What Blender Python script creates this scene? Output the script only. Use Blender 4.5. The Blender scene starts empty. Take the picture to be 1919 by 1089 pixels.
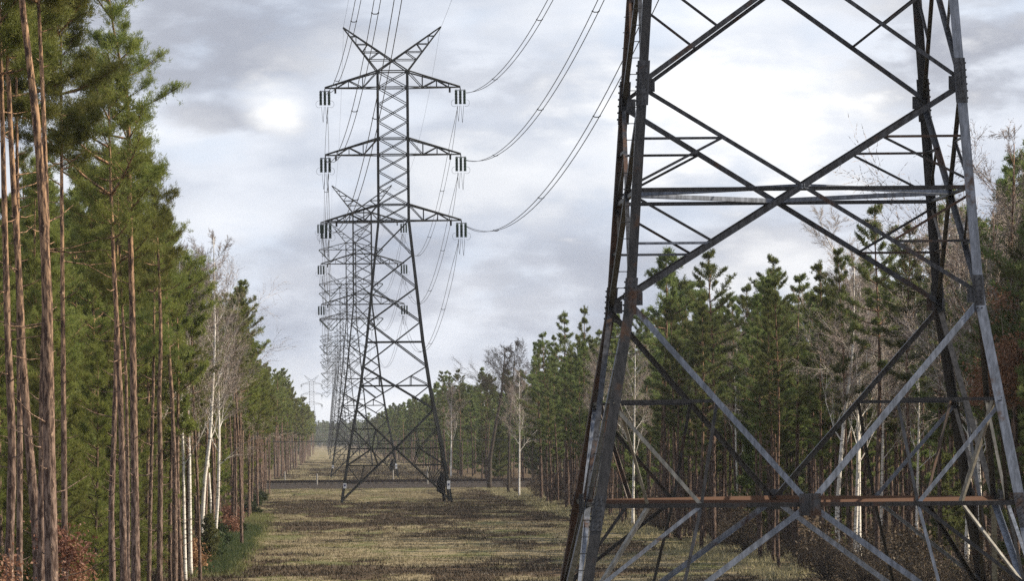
import bpy, math, random
import numpy as np
from mathutils import Vector, Matrix

S = bpy.context.scene
COL = S.collection
# ------------------------------------------------------------------ camera
F = 10000.0                      # focal length in photograph pixels
PX, PY = 594.0, 819.0            # principal point in the photograph
CAMH = 6.75
ROLL = math.radians(0.5)
cam = bpy.data.cameras.new("camera")
cam.sensor_width = 36.0
cam.lens = 36.0 * F / 1919.0
cam.shift_x = (959.5 - PX) / 1919.0
cam.shift_y = (PY - 544.5) / 1919.0
cam.clip_start = 1.0
cam.clip_end = 20000.0
cam_o = bpy.data.objects.new("camera", cam)
COL.objects.link(cam_o)
cam_o.matrix_world = Matrix.Translation((0, 0, CAMH)) @ Matrix.Rotation(math.pi / 2, 4, 'X') @ Matrix.Rotation(-ROLL, 4, 'Z')
S.camera = cam_o
# ------------------------------------------------------------------ light
SUN_AZ = math.radians(92)        # clockwise from the view direction (+Y)
SUN_EL = math.radians(36)
sd = Vector((math.sin(SUN_AZ) * math.cos(SUN_EL), math.cos(SUN_AZ) * math.cos(SUN_EL), math.sin(SUN_EL)))
sun = bpy.data.lights.new("sun", 'SUN')
sun.energy = 5.0
sun.angle = math.radians(0.6)
sun.color = (1.0, 0.87, 0.68)
sun_o = bpy.data.objects.new("sun", sun)
COL.objects.link(sun_o)
sun_o.rotation_euler = sd.to_track_quat('Z', 'Y').to_euler()
S.view_settings.view_transform = 'Standard'
S.view_settings.look = 'None'
S.view_settings.gamma = 1.0
S.view_settings.use_curve_mapping = False
S.view_settings.exposure = 0.72
S.render.engine = 'CYCLES'
S.cycles.max_bounces = 5
S.cycles.diffuse_bounces = 2
S.cycles.glossy_bounces = 1
S.cycles.transmission_bounces = 2
S.cycles.transparent_max_bounces = 4
S.cycles.volume_bounces = 0
S.cycles.use_denoising = False
S.cycles.denoiser = 'OPENIMAGEDENOISE'

W = bpy.data.worlds.new("World")
S.world = W
W.use_nodes = True
nt = W.node_tree
nt.nodes.clear()
def N(t, **k):
    n = nt.nodes.new(t)
    for a, b in k.items():
        setattr(n, a, b)
    return n
def math_n(op, a, b=None, clamp=False):
    n = nt.nodes.new('ShaderNodeMath'); n.operation = op; n.use_clamp = clamp
    for i, v in enumerate((a, b)):
        if v is None: continue
        if isinstance(v, (int, float)): n.inputs[i].default_value = v
        else: nt.links.new(v, n.inputs[i])
    return n.outputs[0]
def noise_n(vec, scale, detail=5, rough=.55, dist=0.0):
    n = nt.nodes.new('ShaderNodeTexNoise'); n.inputs['Scale'].default_value = scale
    n.inputs['Detail'].default_value = detail; n.inputs['Roughness'].default_value = rough
    n.inputs['Distortion'].default_value = dist
    nt.links.new(vec, n.inputs['Vector']); return n.outputs['Fac']
def ramp_n(fac, a, b):
    n = nt.nodes.new('ShaderNodeMapRange'); n.interpolation_type = 'SMOOTHSTEP'
    n.inputs['From Min'].default_value = a; n.inputs['From Max'].default_value = b
    nt.links.new(fac, n.inputs['Value']); return n.outputs[0]
def mix_n(fac, a, b):
    n = nt.nodes.new('ShaderNodeMix'); n.data_type = 'RGBA'
    if isinstance(fac, (int, float)): n.inputs[0].default_value = fac
    else: nt.links.new(fac, n.inputs[0])
    for i, v in ((6, a), (7, b)):
        if isinstance(v, tuple): n.inputs[i].default_value = (*v, 1)
        else: nt.links.new(v, n.inputs[i])
    return n.outputs[2]
tc = N('ShaderNodeTexCoord')
mp = N('ShaderNodeMapping'); mp.inputs['Scale'].default_value = (1, 1, 2.5)
nt.links.new(tc.outputs['Generated'], mp.inputs['Vector'])
dv = mp.outputs[0]
sky = N('ShaderNodeTexSky', sky_type='NISHITA', sun_disc=False)
sky.sun_elevation = SUN_EL
sky.sun_rotation = SUN_AZ
sky.air_density = 1.0; sky.dust_density = 2.0
skys = N('ShaderNodeVectorMath', operation='SCALE'); skys.inputs['Scale'].default_value = 0.09
nt.links.new(sky.outputs[0], skys.inputs[0])
def lobe(x, y, rx, ry):      # soft bright cloud opening in the given direction
    c = Vector(((x - PX) / F, 1.0, (PY - y) / F)).normalized()
    s1 = N('ShaderNodeVectorMath', operation='SUBTRACT'); s1.inputs[1].default_value = c
    nt.links.new(tc.outputs['Generated'], s1.inputs[0])
    s2 = N('ShaderNodeVectorMath', operation='MULTIPLY'); s2.inputs[1].default_value = (F / rx, 8, F / ry)
    nt.links.new(s1.outputs[0], s2.inputs[0])
    l = N('ShaderNodeVectorMath', operation='LENGTH'); nt.links.new(s2.outputs[0], l.inputs[0])
    return l.outputs['Value']
big = noise_n(dv, 24, 5, .5, 0)
fine = noise_n(dv, 80, 6, .55, 0)
f1 = math_n('ADD', math_n('MULTIPLY', big, .84), math_n('MULTIPLY', fine, .16))
wob = math_n('MULTIPLY', math_n('SUBTRACT', math_n('ADD', math_n('MULTIPLY', fine, .4), math_n('MULTIPLY', big, .6)), .5), 6.5)
white = None
for (x, y, rx, ry, st) in ((1390, 215, 320, 150, 1.0), (1180, 290, 170, 90, .5), (520, 205, 58, 42, .9), (300, 245, 60, 26, .6), (80, 330, 160, 40, .4), (1340, 30, 420, 50, .5),
                           (960, 330, 240, 70, .5), (330, 250, 110, 45, .35), (700, 110, 120, 60, .3), (1500, 500, 150, 60, .6),
                           (420, 410, 150, 40, .3), (690, 770, 380, 70, .55)):
    l = lobe(x, y, rx, ry)
    v = math_n('MULTIPLY', ramp_n(math_n('ADD', l, wob), 1.6, -.1), st)
    white = v if white is None else math_n('MAXIMUM', white, v)
dark = None
for (x, y, rx, ry, st) in ((100, 60, 420, 120, .8), (400, 225, 150, 42, .8), (640, 60, 140, 40, .5), (1750, 120, 220, 150, .9),
                           (1500, 470, 260, 60, .6), (900, 150, 200, 60, .4), (560, 500, 200, 90, .4), (950, 560, 330, 90, .45)):
    l = lobe(x, y, rx, ry)
    v = math_n('MULTIPLY', ramp_n(math_n('ADD', l, wob), 1.35, .3), st)
    dark = v if dark is None else math_n('MAXIMUM', dark, v)
cl = mix_n(ramp_n(f1, .36, .66), (.50, .56, .69), (.90, .945, 1.04))
cl = mix_n(math_n('MULTIPLY', ramp_n(noise_n(dv, 40, 4, .5), .52, .72), .25), cl, (.56, .72, .95))
cl = mix_n(dark, cl, (.43, .45, .53))
cl = mix_n(white, cl, (1.3, 1.3, 1.3))
tot = mix_n(.9, skys.outputs[0], cl)
bg = N('ShaderNodeBackground'); bg.inputs['Strength'].default_value = 0.63
nt.links.new(tot, bg.inputs['Color'])
wo = N('ShaderNodeOutputWorld'); nt.links.new(bg.outputs[0], wo.inputs[0])

# ------------------------------------------------------------------ helpers
def unroll(x, y):
    a, b = x - PX, y - PY
    s, c = math.sin(ROLL), math.cos(ROLL)
    return a * c - b * s, a * s + b * c
def P(x, y, D):
    a, b = unroll(x, y)
    return Vector((a * D / F, D, CAMH - b * D / F))
def G(x, y, z=0.0):              # ground point under a pixel
    a, b = unroll(x, y)
    D = (CAMH - z) * F / b
    return Vector((a * D / F, D, z))

class MB:
    def __init__(s): s.v = []; s.f = []; s.n = 0
    def add(s, vs, fs):
        s.v.extend([tuple(p) for p in vs]); k = s.n
        s.f.extend([tuple(i + k for i in f) for f in fs]); s.n += len(vs)
    def box(s, c, d, M=None):
        vs = [Vector((c[0] + sx * d[0] / 2, c[1] + sy * d[1] / 2, c[2] + sz * d[2] / 2)) for sz in (-1, 1) for sy in (-1, 1) for sx in (-1, 1)]
        if M: vs = [M @ v for v in vs]
        s.add(vs, [(0, 2, 3, 1), (4, 5, 7, 6), (0, 1, 5, 4), (2, 6, 7, 3), (0, 4, 6, 2), (1, 3, 7, 5)])
    def tube(s, pts, rs, n=6, cap=True, ref=None):
        pts = [Vector(p) for p in pts]
        if isinstance(rs, (int, float)): rs = [rs] * len(pts)
        vs = []; fs = []
        t0 = (pts[1] - pts[0]).normalized()
        u = ref.copy() if ref else Vector((1, 0, 0))
        if abs(u.dot(t0)) > .95: u = Vector((0, 1, 0))
        for i, p in enumerate(pts):
            t = (pts[min(i + 1, len(pts) - 1)] - pts[max(i - 1, 0)]).normalized()
            u = (u - t * u.dot(t)).normalized(); w = t.cross(u)
            for k in range(n):
                a = 2 * math.pi * (k + .5) / n
                vs.append(p + (u * math.cos(a) + w * math.sin(a)) * rs[i])
        for i in range(len(pts) - 1):
            for k in range(n):
                a = i * n + k; b = i * n + (k + 1) % n
                fs.append((a, b, b + n, a + n))
        if cap:
            fs.append(tuple(range(n - 1, -1, -1))); fs.append(tuple(range((len(pts) - 1) * n, len(pts) * n)))
        s.add(vs, fs)
    def bar(s, a, b, w):         # square bar
        s.tube([a, b], w * .7071, 4)
    def angle(s, a, b, w, t, n, off=0.0, flip=1):   # L section, n = inward face normal
        a = Vector(a); b = Vector(b); d = (b - a).normalized()
        n = (n - d * n.dot(d)).normalized(); u = d.cross(n) * flip
        pr = [(-w / 2, 0), (w / 2, 0), (w / 2, t), (-w / 2 + t, t), (-w / 2 + t, w), (-w / 2, w)]
        vs = [e + u * x + n * (y + off) for e in (a, b) for x, y in pr]
        fs = [(i, (i + 1) % 6, (i + 1) % 6 + 6, i + 6) for i in range(6)] + [(5, 4, 3, 2, 1, 0), (6, 7, 8, 9, 10, 11)]
        s.add(vs, fs)
    def mesh(s, name, mat, smooth=False):
        m = bpy.data.meshes.new(name); m.from_pydata(s.v, [], s.f)
        if mat: m.materials.append(mat)
        if smooth: m.polygons.foreach_set('use_smooth', [True] * len(m.polygons))
        m.update(); return m
    def obj(s, name, mat, parent=None, smooth=False):
        return link(name, s.mesh(name, mat, smooth), parent)
def link(name, mesh, parent=None):
    o = bpy.data.objects.new(name, mesh); COL.objects.link(o)
    if parent: o.parent = parent
    return o
def tag(o, label=None, cat=None, group=None, kind=None):
    if label: o['label'] = label
    if cat: o['category'] = cat
    if group: o['group'] = group
    if kind: o['kind'] = kind
    return o
def empty(name, loc=(0, 0, 0), rz=0.0, sc=1.0):
    o = bpy.data.objects.new(name, None); COL.objects.link(o)
    o.location = loc; o.rotation_euler = (0, 0, rz); o.scale = (sc, sc, sc); o.empty_display_size = .5
    return o
def copy_tree(o, parent=None):
    c = o.copy(); COL.objects.link(c)
    if parent: c.parent = parent
    for ch in list(o.children): copy_tree(ch, c)
    return c
def tri_mesh(name, V, mat, per=3, cols=None):      # V: (n*per,3) independent polygons
    V = np.ascontiguousarray(V, dtype=np.float32); n = len(V) // per
    m = bpy.data.meshes.new(name)
    m.vertices.add(len(V)); m.vertices.foreach_set('co', V.ravel())
    m.loops.add(len(V)); m.loops.foreach_set('vertex_index', np.arange(len(V), dtype=np.int32))
    m.polygons.add(n); m.polygons.foreach_set('loop_start', np.arange(0, len(V), per, dtype=np.int32))
    m.materials.append(mat); m.update(calc_edges=True); m.validate()
    return m
def norm(a): return a / (np.linalg.norm(a, axis=-1, keepdims=True) + 1e-9)

def vnoise(x, y, seed=0):
    xi = np.floor(x).astype(int); yi = np.floor(y).astype(int); xf = x - xi; yf = y - yi
    def h(i, j):
        n = (i * 374761393 + j * 668265263 + seed * 974634777) & 0x7fffffff
        n = ((n ^ (n >> 13)) * 1274126177) & 0x7fffffff
        return ((n ^ (n >> 16)) & 0xffff) / 65535.0
    u = xf * xf * (3 - 2 * xf); v = yf * yf * (3 - 2 * yf)
    return (h(xi, yi) * (1 - u) + h(xi + 1, yi) * u) * (1 - v) + (h(xi, yi + 1) * (1 - u) + h(xi + 1, yi + 1) * u) * v
def fbm(x, y, seed=0, o=4):
    r = 0; a = .5; t = 0
    for k in range(o):
        r = r + a * vnoise(x * 2 ** k, y * 2 ** k, seed + k); t += a; a *= .55
    return r / t

# ------------------------------------------------------------------ materials
class Mat:
    def __init__(s, name, rough=.7, spec=.3, metal=0.0):
        s.m = bpy.data.materials.new(name); s.m.use_nodes = True
        s.t = s.m.node_tree; s.b = s.t.nodes['Principled BSDF']
        s.b.inputs['Roughness'].default_value = rough; s.b.inputs['Metallic'].default_value = metal
        s.b.inputs['Specular IOR Level'].default_value = spec
    def n(s, t): return s.t.nodes.new(t)
    def l(s, a, b): s.t.links.new(a, b)
    def coord(s, scale=(1, 1, 1), which='Object'):
        c = s.n('ShaderNodeTexCoord'); m = s.n('ShaderNodeMapping'); m.inputs['Scale'].default_value = scale
        s.l(c.outputs[which], m.inputs['Vector']); return m.outputs[0]
    def world(s, scale=(1, 1, 1)):
        c = s.n('ShaderNodeNewGeometry'); m = s.n('ShaderNodeMapping'); m.inputs['Scale'].default_value = scale
        s.l(c.outputs['Position'], m.inputs['Vector']); return m.outputs[0]
    def noise(s, v, sc, det=4, rough=.55):
        n = s.n('ShaderNodeTexNoise'); n.inputs['Scale'].default_value = sc; n.inputs['Detail'].default_value = det
        n.inputs['Roughness'].default_value = rough; s.l(v, n.inputs['Vector']); return n.outputs['Fac']
    def rng(s, f, a, b, c=0.0, d=1.0):
        n = s.n('ShaderNodeMapRange'); n.interpolation_type = 'SMOOTHSTEP'
        for k, v in zip(('From Min', 'From Max', 'To Min', 'To Max'), (a, b, c, d)): n.inputs[k].default_value = v
        s.l(f, n.inputs['Value']); return n.outputs[0]
    def mix(s, f, a, b, mode='MIX'):
        n = s.n('ShaderNodeMix'); n.data_type = 'RGBA'; n.blend_type = mode
        if isinstance(f, (int, float)): n.inputs[0].default_value = f
        else: s.l(f, n.inputs[0])
        for i, v in ((6, a), (7, b)):
            if isinstance(v, tuple): n.inputs[i].default_value = (*v, 1)
            else: s.l(v, n.inputs[i])
        return n.outputs[2]
    def bump(s, f, st=.4, dist=.02):
        n = s.n('ShaderNodeBump'); n.inputs['Strength'].default_value = st; n.inputs['Distance'].default_value = dist
        s.l(f, n.inputs['Height']); s.l(n.outputs[0], s.b.inputs['Normal'])
    def rand(s):
        n = s.n('ShaderNodeObjectInfo'); return n.outputs['Random']
    def base(s, c):
        if isinstance(c, tuple): s.b.inputs['Base Color'].default_value = (*c, 1)
        else: s.l(c, s.b.inputs['Base Color'])
        return s
def foliage(name, c1, c2, c3, trans=.5, scale=1.3):
    M = Mat(name, .55, .25)
    v = M.coord()
    a = M.mix(M.rng(M.noise(v, scale, 3), .35, .65), c1, c2)
    a = M.mix(M.rng(M.noise(v, 9, 2), .5, .75), a, c3)
    hs = M.n('ShaderNodeHueSaturation'); M.l(a, hs.inputs['Color'])
    M.l(M.rng(M.rand(), 0, 1, .7, 1.3), hs.inputs['Value'])
    M.l(M.rng(M.rand(), 0, 1, .485, .515), hs.inputs['Hue'])
    M.base(hs.outputs[0])
    tr = M.n('ShaderNodeBsdfTranslucent'); M.l(hs.outputs[0], tr.inputs['Color'])
    mx = M.n('ShaderNodeMixShader'); mx.inputs[0].default_value = trans
    M.l(M.b.outputs[0], mx.inputs[1]); M.l(tr.outputs[0], mx.inputs[2])
    M.l(mx.outputs[0], M.t.nodes['Material Output'].inputs[0])
    return M.m
m_needle = foliage('pine_needles', (.11, .135, .034), (.175, .19, .046), (.25, .245, .075))
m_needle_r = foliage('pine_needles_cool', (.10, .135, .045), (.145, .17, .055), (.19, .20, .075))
m_brown = foliage('dry_leaves', (.17, .08, .045), (.27, .14, .08), (.38, .24, .16), .3, 2)
m_green = foliage('shrub_green', (.028, .045, .018), (.045, .065, .022), (.07, .085, .03))
m_under = foliage('undergrowth_leaves', (.055, .04, .028), (.085, .06, .04), (.13, .095, .06), .2, 2)
m_twig_u = Mat('undergrowth_twigs', .8, .2).base((.07, .058, .05)).m
m_grass = foliage('dry_grass_blades', (.19, .165, .095), (.26, .225, .135), (.34, .30, .20), .25, .25)
m_moss = foliage('green_grass_blades', (.10, .115, .035), (.145, .155, .05), (.20, .20, .085), .25, .2)
m_heath = foliage('heather_sprigs', (.055, .043, .028), (.08, .064, .04), (.115, .095, .055), .1, .3)
def bark(name, low, high, z0, z1, plates=True):
    M = Mat(name, .9, .15)
    c = M.coord(); sep = M.n('ShaderNodeSeparateXYZ'); M.l(c, sep.inputs[0])
    vs = M.coord((1, 1, .22))
    nz = M.noise(vs, 14, 5, .65)
    zz = M.rng(sep.outputs['Z'], z0, z1)
    a = M.mix(zz, low, high)
    a = M.mix(M.rng(nz, .42, .60), (low[0] * .28, low[1] * .25, low[2] * .25), a)
    a = M.mix(M.rng(M.noise(vs, 30, 3), .62, .72), a, (min(high[0] * 1.5, .6), high[1] * 1.7, high[2] * 2.0))  # sunlit flecks painted into the bark colour
    M.base(a); M.bump(nz, .9, .03)
    return M.m
m_bark = bark('pine_bark', (.20, .145, .12), (.36, .225, .135), 4, 14)
m_bark_d = bark('pine_bark_shaded', (.13, .095, .08), (.28, .175, .115), 4, 12)  # darker bark copy, shade inside the woods put into the colour
m_twig = Mat('bare_twigs', .8, .2).base((.27, .225, .20)).m
m_twig_d = Mat('oak_bark_dark', .9, .2).base((.055, .045, .038)).m
def birchm():
    M = Mat('birch_bark', .6, .3)
    v = M.coord((2.2, 2.2, 9)); nz = M.noise(v, 1.6, 4, .7)
    a = M.mix(M.rng(nz, .56, .62), (.70, .67, .62), (.05, .04, .035))
    a = M.mix(M.rng(M.noise(M.coord(), .9, 2), .5, .75), a, (.42, .36, .30))
    M.base(a); M.bump(nz, .3); return M.m
m_birch = birchm()
def steel(name, rust=.5, dark=(.014, .014, .016), light=(.06, .064, .075), sc=1.2):
    M = Mat(name, .55, .4, .25)
    v = M.coord(); w = M.coord((3, 3, .6))
    a = M.mix(M.rng(M.noise(w, 3, 5, .7), .35, .7), dark, light)
    r = M.mix(M.noise(w, 6, 4), (.025, .017, .014), (.11, .06, .04))
    f = M.rng(M.noise(v, sc * .5, 5, .7), .62 - rust * .25, .72 - rust * .2)
    M.base(M.mix(f, a, r))
    M.l(M.rng(f, 0, 1, .45, .85), M.b.inputs['Roughness'])
    M.bump(M.noise(v, 40, 3), .2, .005)
    return M.m
m_steel = steel('weathered_steel', .3)
m_steel_l = steel('galvanised_steel', .12, (.085, .097, .12), (.20, .225, .28))
m_steel_rust = steel('rusty_steel', .8, (.02, .016, .014), (.06, .045, .038))
m_steel_d = steel('dark_steel', .15, (.009, .009, .01), (.035, .034, .036))  # darker steel copy, shade of backlit members put into the colour
m_steel_s = steel('sunlit_pale_steel', .1, (.13, .125, .11), (.30, .285, .25))  # sunlight on the struts put into a pale tan colour
m_rust_b = Mat('bright_rust', .8, .2).base((.09, .05, .034)).m
m_steel_f = Mat('pylon_steel', .6, .3, .3).base((.018, .02, .021)).m
m_ins = Mat('green_glass_insulator', .6, .15).base((.012, .032, .022)).m
m_wire = Mat('conductor_wire', .5, .4, .5).base((.06, .062, .066)).m
m_plate = Mat('white_enamel', .4, .5).base((.8, .8, .8)).m
m_blue = Mat('plate_print', .5, .4).base((.05, .06, .15)).m
m_conc = Mat('concrete', .8, .3).base((.3, .28, .25)).m
m_black = Mat('black_cover', .8, .2).base((.012, .012, .015)).m

# ------------------------------------------------------------------ haze
hb = MB(); hb.box((0, 2700, 39), (3200, 5640, 80.2))
Mh = bpy.data.materials.new('haze_air'); Mh.use_nodes = True
ht = Mh.node_tree; ht.nodes.clear()
pv = ht.nodes.new('ShaderNodeVolumePrincipled'); ho = ht.nodes.new('ShaderNodeOutputMaterial')
pv.inputs['Color'].default_value = (.86, .90, .97, 1); pv.inputs['Density'].default_value = .00005
pv.inputs['Anisotropy'].default_value = .2
ht.links.new(pv.outputs[0], ho.inputs['Volume'])
tag(hb.obj('haze', Mh), kind='stuff')

# ------------------------------------------------------------------ ground
def heath_val(x, y):             # 0 grass .. 1 heather, world coordinates
    v = fbm(x / 7 + 3, y / 24, 11, 5) * 1.0 + .75 * (fbm(x / 2.4, y / 9, 5, 4) - .5)
    def el(cx, cy, rx, ry, s):
        nonlocal v
        v = v + .95 * s * np.exp(-(((x - cx) / rx) ** 2 + ((y - cy) / ry) ** 2))
    for (px, py, wx, wy, s) in ((760, 955, 170, 9, .22), (880, 985, 260, 12, .28), (1000, 1060, 200, 18, .16), (560, 1070, 140, 14, .25),
                                (690, 932, 110, 7, -.3), (600, 1010, 160, 9, -.25), (800, 1043, 200, 8, -.25), (1100, 1000, 160, 12, -.2),
                                (560, 950, 60, 6, .1), (760, 890, 120, 5, .3), (560, 985, 60, 8, .15), (640, 918, 300, 3, -.2), (590, 855, 40, 12, -.3)):
        g = G(px, py); g2 = G(px, py - wy); g3 = G(px, py + wy)
        el(g.x, g.y, wx * g.y / F, max(6.0, (g2.y - g3.y) / 2), s)
    return v
xs = np.unique(np.concatenate([np.linspace(-1500, -60, 9), np.linspace(-60, -12, 17), np.linspace(-12, 34, 70), np.linspace(34, 110, 20), np.linspace(110, 1500, 9)]))
ys = np.unique(np.concatenate([np.linspace(-60, 150, 8), np.linspace(150, 800, 330), np.linspace(800, 2000, 200), np.linspace(2000, 5480, 40)]))
gx, gy = np.meshgrid(xs, ys)
def ground_z(x, y):
    z = (fbm(x / 7, y / 12, 31, 3) - .5) * .35
    return z * np.clip((np.abs(y - 715) - 25) / 20, 0, 1)
gz = ground_z(gx, gy)
gv = np.stack([gx.ravel(), gy.ravel(), gz.ravel()], 1)
nx, ny = len(xs), len(ys)
idx = np.arange(nx * ny).reshape(ny, nx)
gf = np.stack([idx[:-1, :-1], idx[:-1, 1:], idx[1:, 1:], idx[1:, :-1]], -1).reshape(-1, 4)
gm = bpy.data.meshes.new('ground'); gm.from_pydata(gv.tolist(), [], gf.tolist())
at = gm.attributes.new('heath', 'FLOAT', 'POINT')
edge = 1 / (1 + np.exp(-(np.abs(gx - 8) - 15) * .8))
at.data.foreach_set('value', (heath_val(gx, gy)).ravel().astype(np.float32))
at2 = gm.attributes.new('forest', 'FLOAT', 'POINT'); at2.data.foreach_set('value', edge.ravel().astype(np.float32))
M = Mat('heath_ground', .95, .1)
A = M.n('ShaderNodeAttribute'); A.attribute_name = 'heath'
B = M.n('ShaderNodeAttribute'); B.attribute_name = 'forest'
w = M.world((1, .35, 1))
n1 = M.noise(w, 1.1, 6, .65); n2 = M.noise(w, 4, 4, .6)
ad = M.n('ShaderNodeMath'); ad.operation = 'ADD'; M.l(A.outputs['Fac'], ad.inputs[0])
sb = M.n('ShaderNodeMath'); sb.operation = 'MULTIPLY_ADD'; M.l(n1, sb.inputs[0]); sb.inputs[1].default_value = .5; sb.inputs[2].default_value = -.25
M.l(sb.outputs[0], ad.inputs[1])
tan = M.mix(M.rng(n2, .3, .7), (.15, .12, .07), (.24, .20, .125))
tan = M.mix(M.rng(M.noise(w, .25, 3), .5, .62), tan, (.11, .11, .05))
hea = M.mix(M.rng(n2, .3, .7), (.04, .028, .018), (.10, .07, .042))
g = M.mix(M.rng(ad.outputs[0], .50, .60), tan, hea)
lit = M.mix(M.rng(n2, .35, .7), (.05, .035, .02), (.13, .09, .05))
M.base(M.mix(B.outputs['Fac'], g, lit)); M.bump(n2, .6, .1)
gm.materials.append(M.m); gm.update()
tag(link('ground', gm), kind='structure')

def tufts(name, mat, n, test, h0, h1, blades, w, label, cat, xr=(-8, 24), yr=(236, 690), seed=1, spread=.16, power=1.0):
    r = np.random.default_rng(seed)
    D = yr[0] + (yr[1] - yr[0]) * r.random(n) ** power
    x = xr[0] + (xr[1] - xr[0]) * r.random(n)
    k = test(x, D, r); x, D = x[k], D[k]; n = len(x)
    z = ground_z(x, D) - .02
    h = r.uniform(h0, h1, n)
    base = np.stack([x, D, z], 1)[:, None, :] + np.concatenate([r.normal(0, spread, (n, blades, 2)), np.zeros((n, blades, 1))], 2)
    dirv = np.concatenate([r.normal(0, .45, (n, blades, 2)), np.ones((n, blades, 1))], 2)
    tip = base + norm(dirv) * (h[:, None, None] * r.uniform(.6, 1.1, (n, blades, 1)))
    a = r.uniform(0, np.pi, (n, blades)); side = np.stack([np.cos(a), np.sin(a), 0 * a], 2) * w / 2
    V = np.stack([base - side, base + side, tip], 2).reshape(-1, 3)
    o = link(name, tri_mesh(name, V, mat)); tag(o, label, cat, kind='stuff'); return o
def is_grass(x, y, r): return (heath_val(x, y) + r.normal(0, .05, len(x)) < .555) & (fbm(x / 6, y / 30, 77) < .52)
def is_moss(x, y, r): return (heath_val(x, y) + r.normal(0, .05, len(x)) < .565) & (fbm(x / 6, y / 30, 77) >= .49)
def is_heath(x, y, r): return heath_val(x, y) + r.normal(0, .06, len(x)) >= .55
tufts('dry_grass', m_grass, 60000, is_grass, .06, .22, 5, .05, 'dry tan grass covering the clearing in pale streaks', 'grass', seed=1)
tufts('green_grass', m_moss, 40000, is_moss, .05, .16, 5, .05, 'yellow green moss and short grass between the heather patches', 'grass', seed=2)
tufts('heather', m_heath, 60000, is_heath, .08, .3, 6, .045, 'dark brown heather patches on the clearing floor', 'heather', seed=3)

tufts('dry_grass', m_grass, 16000, is_grass, .1, .35, 6, .12, 'dry tan grass on the clearing beyond the railway', 'grass', xr=(-7, 24), yr=(742, 1700), seed=11, spread=.4, power=1.3)
tufts('heather', m_heath, 22000, lambda x, y, r: (heath_val(x, y) > .5) | ((y > 900) & (y < 1180) & (x > -1) & (fbm(x / 5, y / 20, 4) > .42)), .12, .4, 6, .12, 'dark heather patches on the clearing beyond the railway', 'heather', xr=(-7, 24), yr=(742, 1600), seed=12, spread=.4, power=1.2)
# ------------------------------------------------------------------ railway
rb = MB()
prof = [(688, -.1), (697, .42), (712, .55), (728, .42), (738, -.1)]
for (a, b) in zip(prof[:-1], prof[1:]):
    rb.add([(-140, a[0], a[1]), (140, a[0], a[1]), (140, b[0], b[1]), (-140, b[0], b[1])], [(0, 1, 2, 3)])
M = Mat('ballast_stone', .95, .1); w = M.world()
M.base(M.mix(M.rng(M.noise(w, 3.5, 5, .8), .38, .62), (.010, .008, .007), (.055, .044, .036))); M.bump(M.noise(w, 5, 3), 1, .1)
tag(rb.obj('railway_embankment', M.m), kind='structure')
m_rail = Mat('rail_steel', .5, .4, .4).base((.05, .035, .03)).m
def track(y, lab):
    t = empty('railway_track', (0, y, .53)); tag(t, lab, 'railway track')
    for s in (-.75, .75):
        b = MB(); b.box((0, s, .34), (280, .09, .07)); b.box((0, s, .23), (280, .03, .15)); b.box((0, s, .15), (280, .16, .03)); b.obj('rail', m_rail, t)
    b = MB()
    for i in range(-120, 121, 1): b.box((i * .65 * 1.5, 0, .06), (.26, 2.5, .16))
    tag(b.obj('sleepers', Mat('sleeper_concrete', .9, .2).base((.16, .14, .12)).m, t), kind=None)
track(704, 'nearer railway track crossing the clearing on its stone embankment behind the second pylon')
track(719, 'farther railway track parallel to the nearer one on the stone embankment')
for (px, y0, y1, D, lab) in ((533.8, 885, 907, 760, 'pale marker post at the foot of the left pines beyond the railway'),
                             (594, 889, 916, 700, 'pale marker post beside the railway left of the second pylon'),
                             (736.8, 882, 902, 770, 'thin pale marker post behind the railway at the pylon centre'),
                             (801, 876, 912, 697, 'taller pale marker post by the railway near the right leg of the second pylon')):
    a = P(px, y1, D); b = P(px, y0, D); mbp = MB()
    mbp.tube([Vector((0, 0, -.5)), Vector((0, 0, b.z)), Vector((0, 0, b.z + .04))], [.11, .10, .05], 8)
    o = mbp.obj('marker_post', m_conc); o.location = (b.x, D, 0); tag(o, lab, 'post')
# overhead line of the railway, carried by masts inside the woods on both sides
for i, (D, z, lab) in enumerate(((704, 6.1, 'contact wire'), (704, 7.6, 'messenger wire'), (719, 6.15, 'contact wire'), (719, 8.0, 'messenger wire'))):
    b = MB(); b.tube([(-36, D, z + (.5 if i % 2 else 0)), (0, D, z), (40, D, z - .02), (82, D, z + (.5 if i % 2 else 0))], .028 if i != 0 else .04, 4)
    tag(b.obj('overhead_wire', m_wire), 'thin %s strung over the %s railway track across the clearing' % (lab, 'nearer' if D < 710 else 'farther'), 'wire')
for x in (-36, 82):
    t = empty('overhead_line_mast', (x, 694, 0)); tag(t, 'grey railway mast standing among the trees %s of the clearing' % ('left' if x < 0 else 'right'), 'mast')
    b = MB(); b.tube([(0, 0, -.3), (0, 0, 9)], [.16, .12], 8); b.obj('pole', m_conc, t)
    b = MB(); b.bar((0, 0, 8.4), (0, 26, 8.6), .1); b.bar((0, 0, 6.9), (0, 26, 6.9), .08); b.obj('bracket', m_steel_f, t)

# ------------------------------------------------------------------ near pylon
def interp(prof, z):
    for (a, b) in zip(prof[:-1], prof[1:]):
        if z <= b[0]: return a[1] + (b[1] - a[1]) * (z - a[0]) / (b[0] - a[0])
    return prof[-1][1]
FACES = [(Vector((0, -1, 0)), Vector((1, 0, 0))), (Vector((1, 0, 0)), Vector((0, 1, 0))), (Vector((0, 1, 0)), Vector((-1, 0, 0))), (Vector((-1, 0, 0)), Vector((0, -1, 0)))]
def fpt(prof, k, s, z):
    n, h = FACES[k]; w = interp(prof, z)
    return n * w + h * (s * w) + Vector((0, 0, z))
def lerp(a, b, t): return a + (b - a) * t

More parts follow.
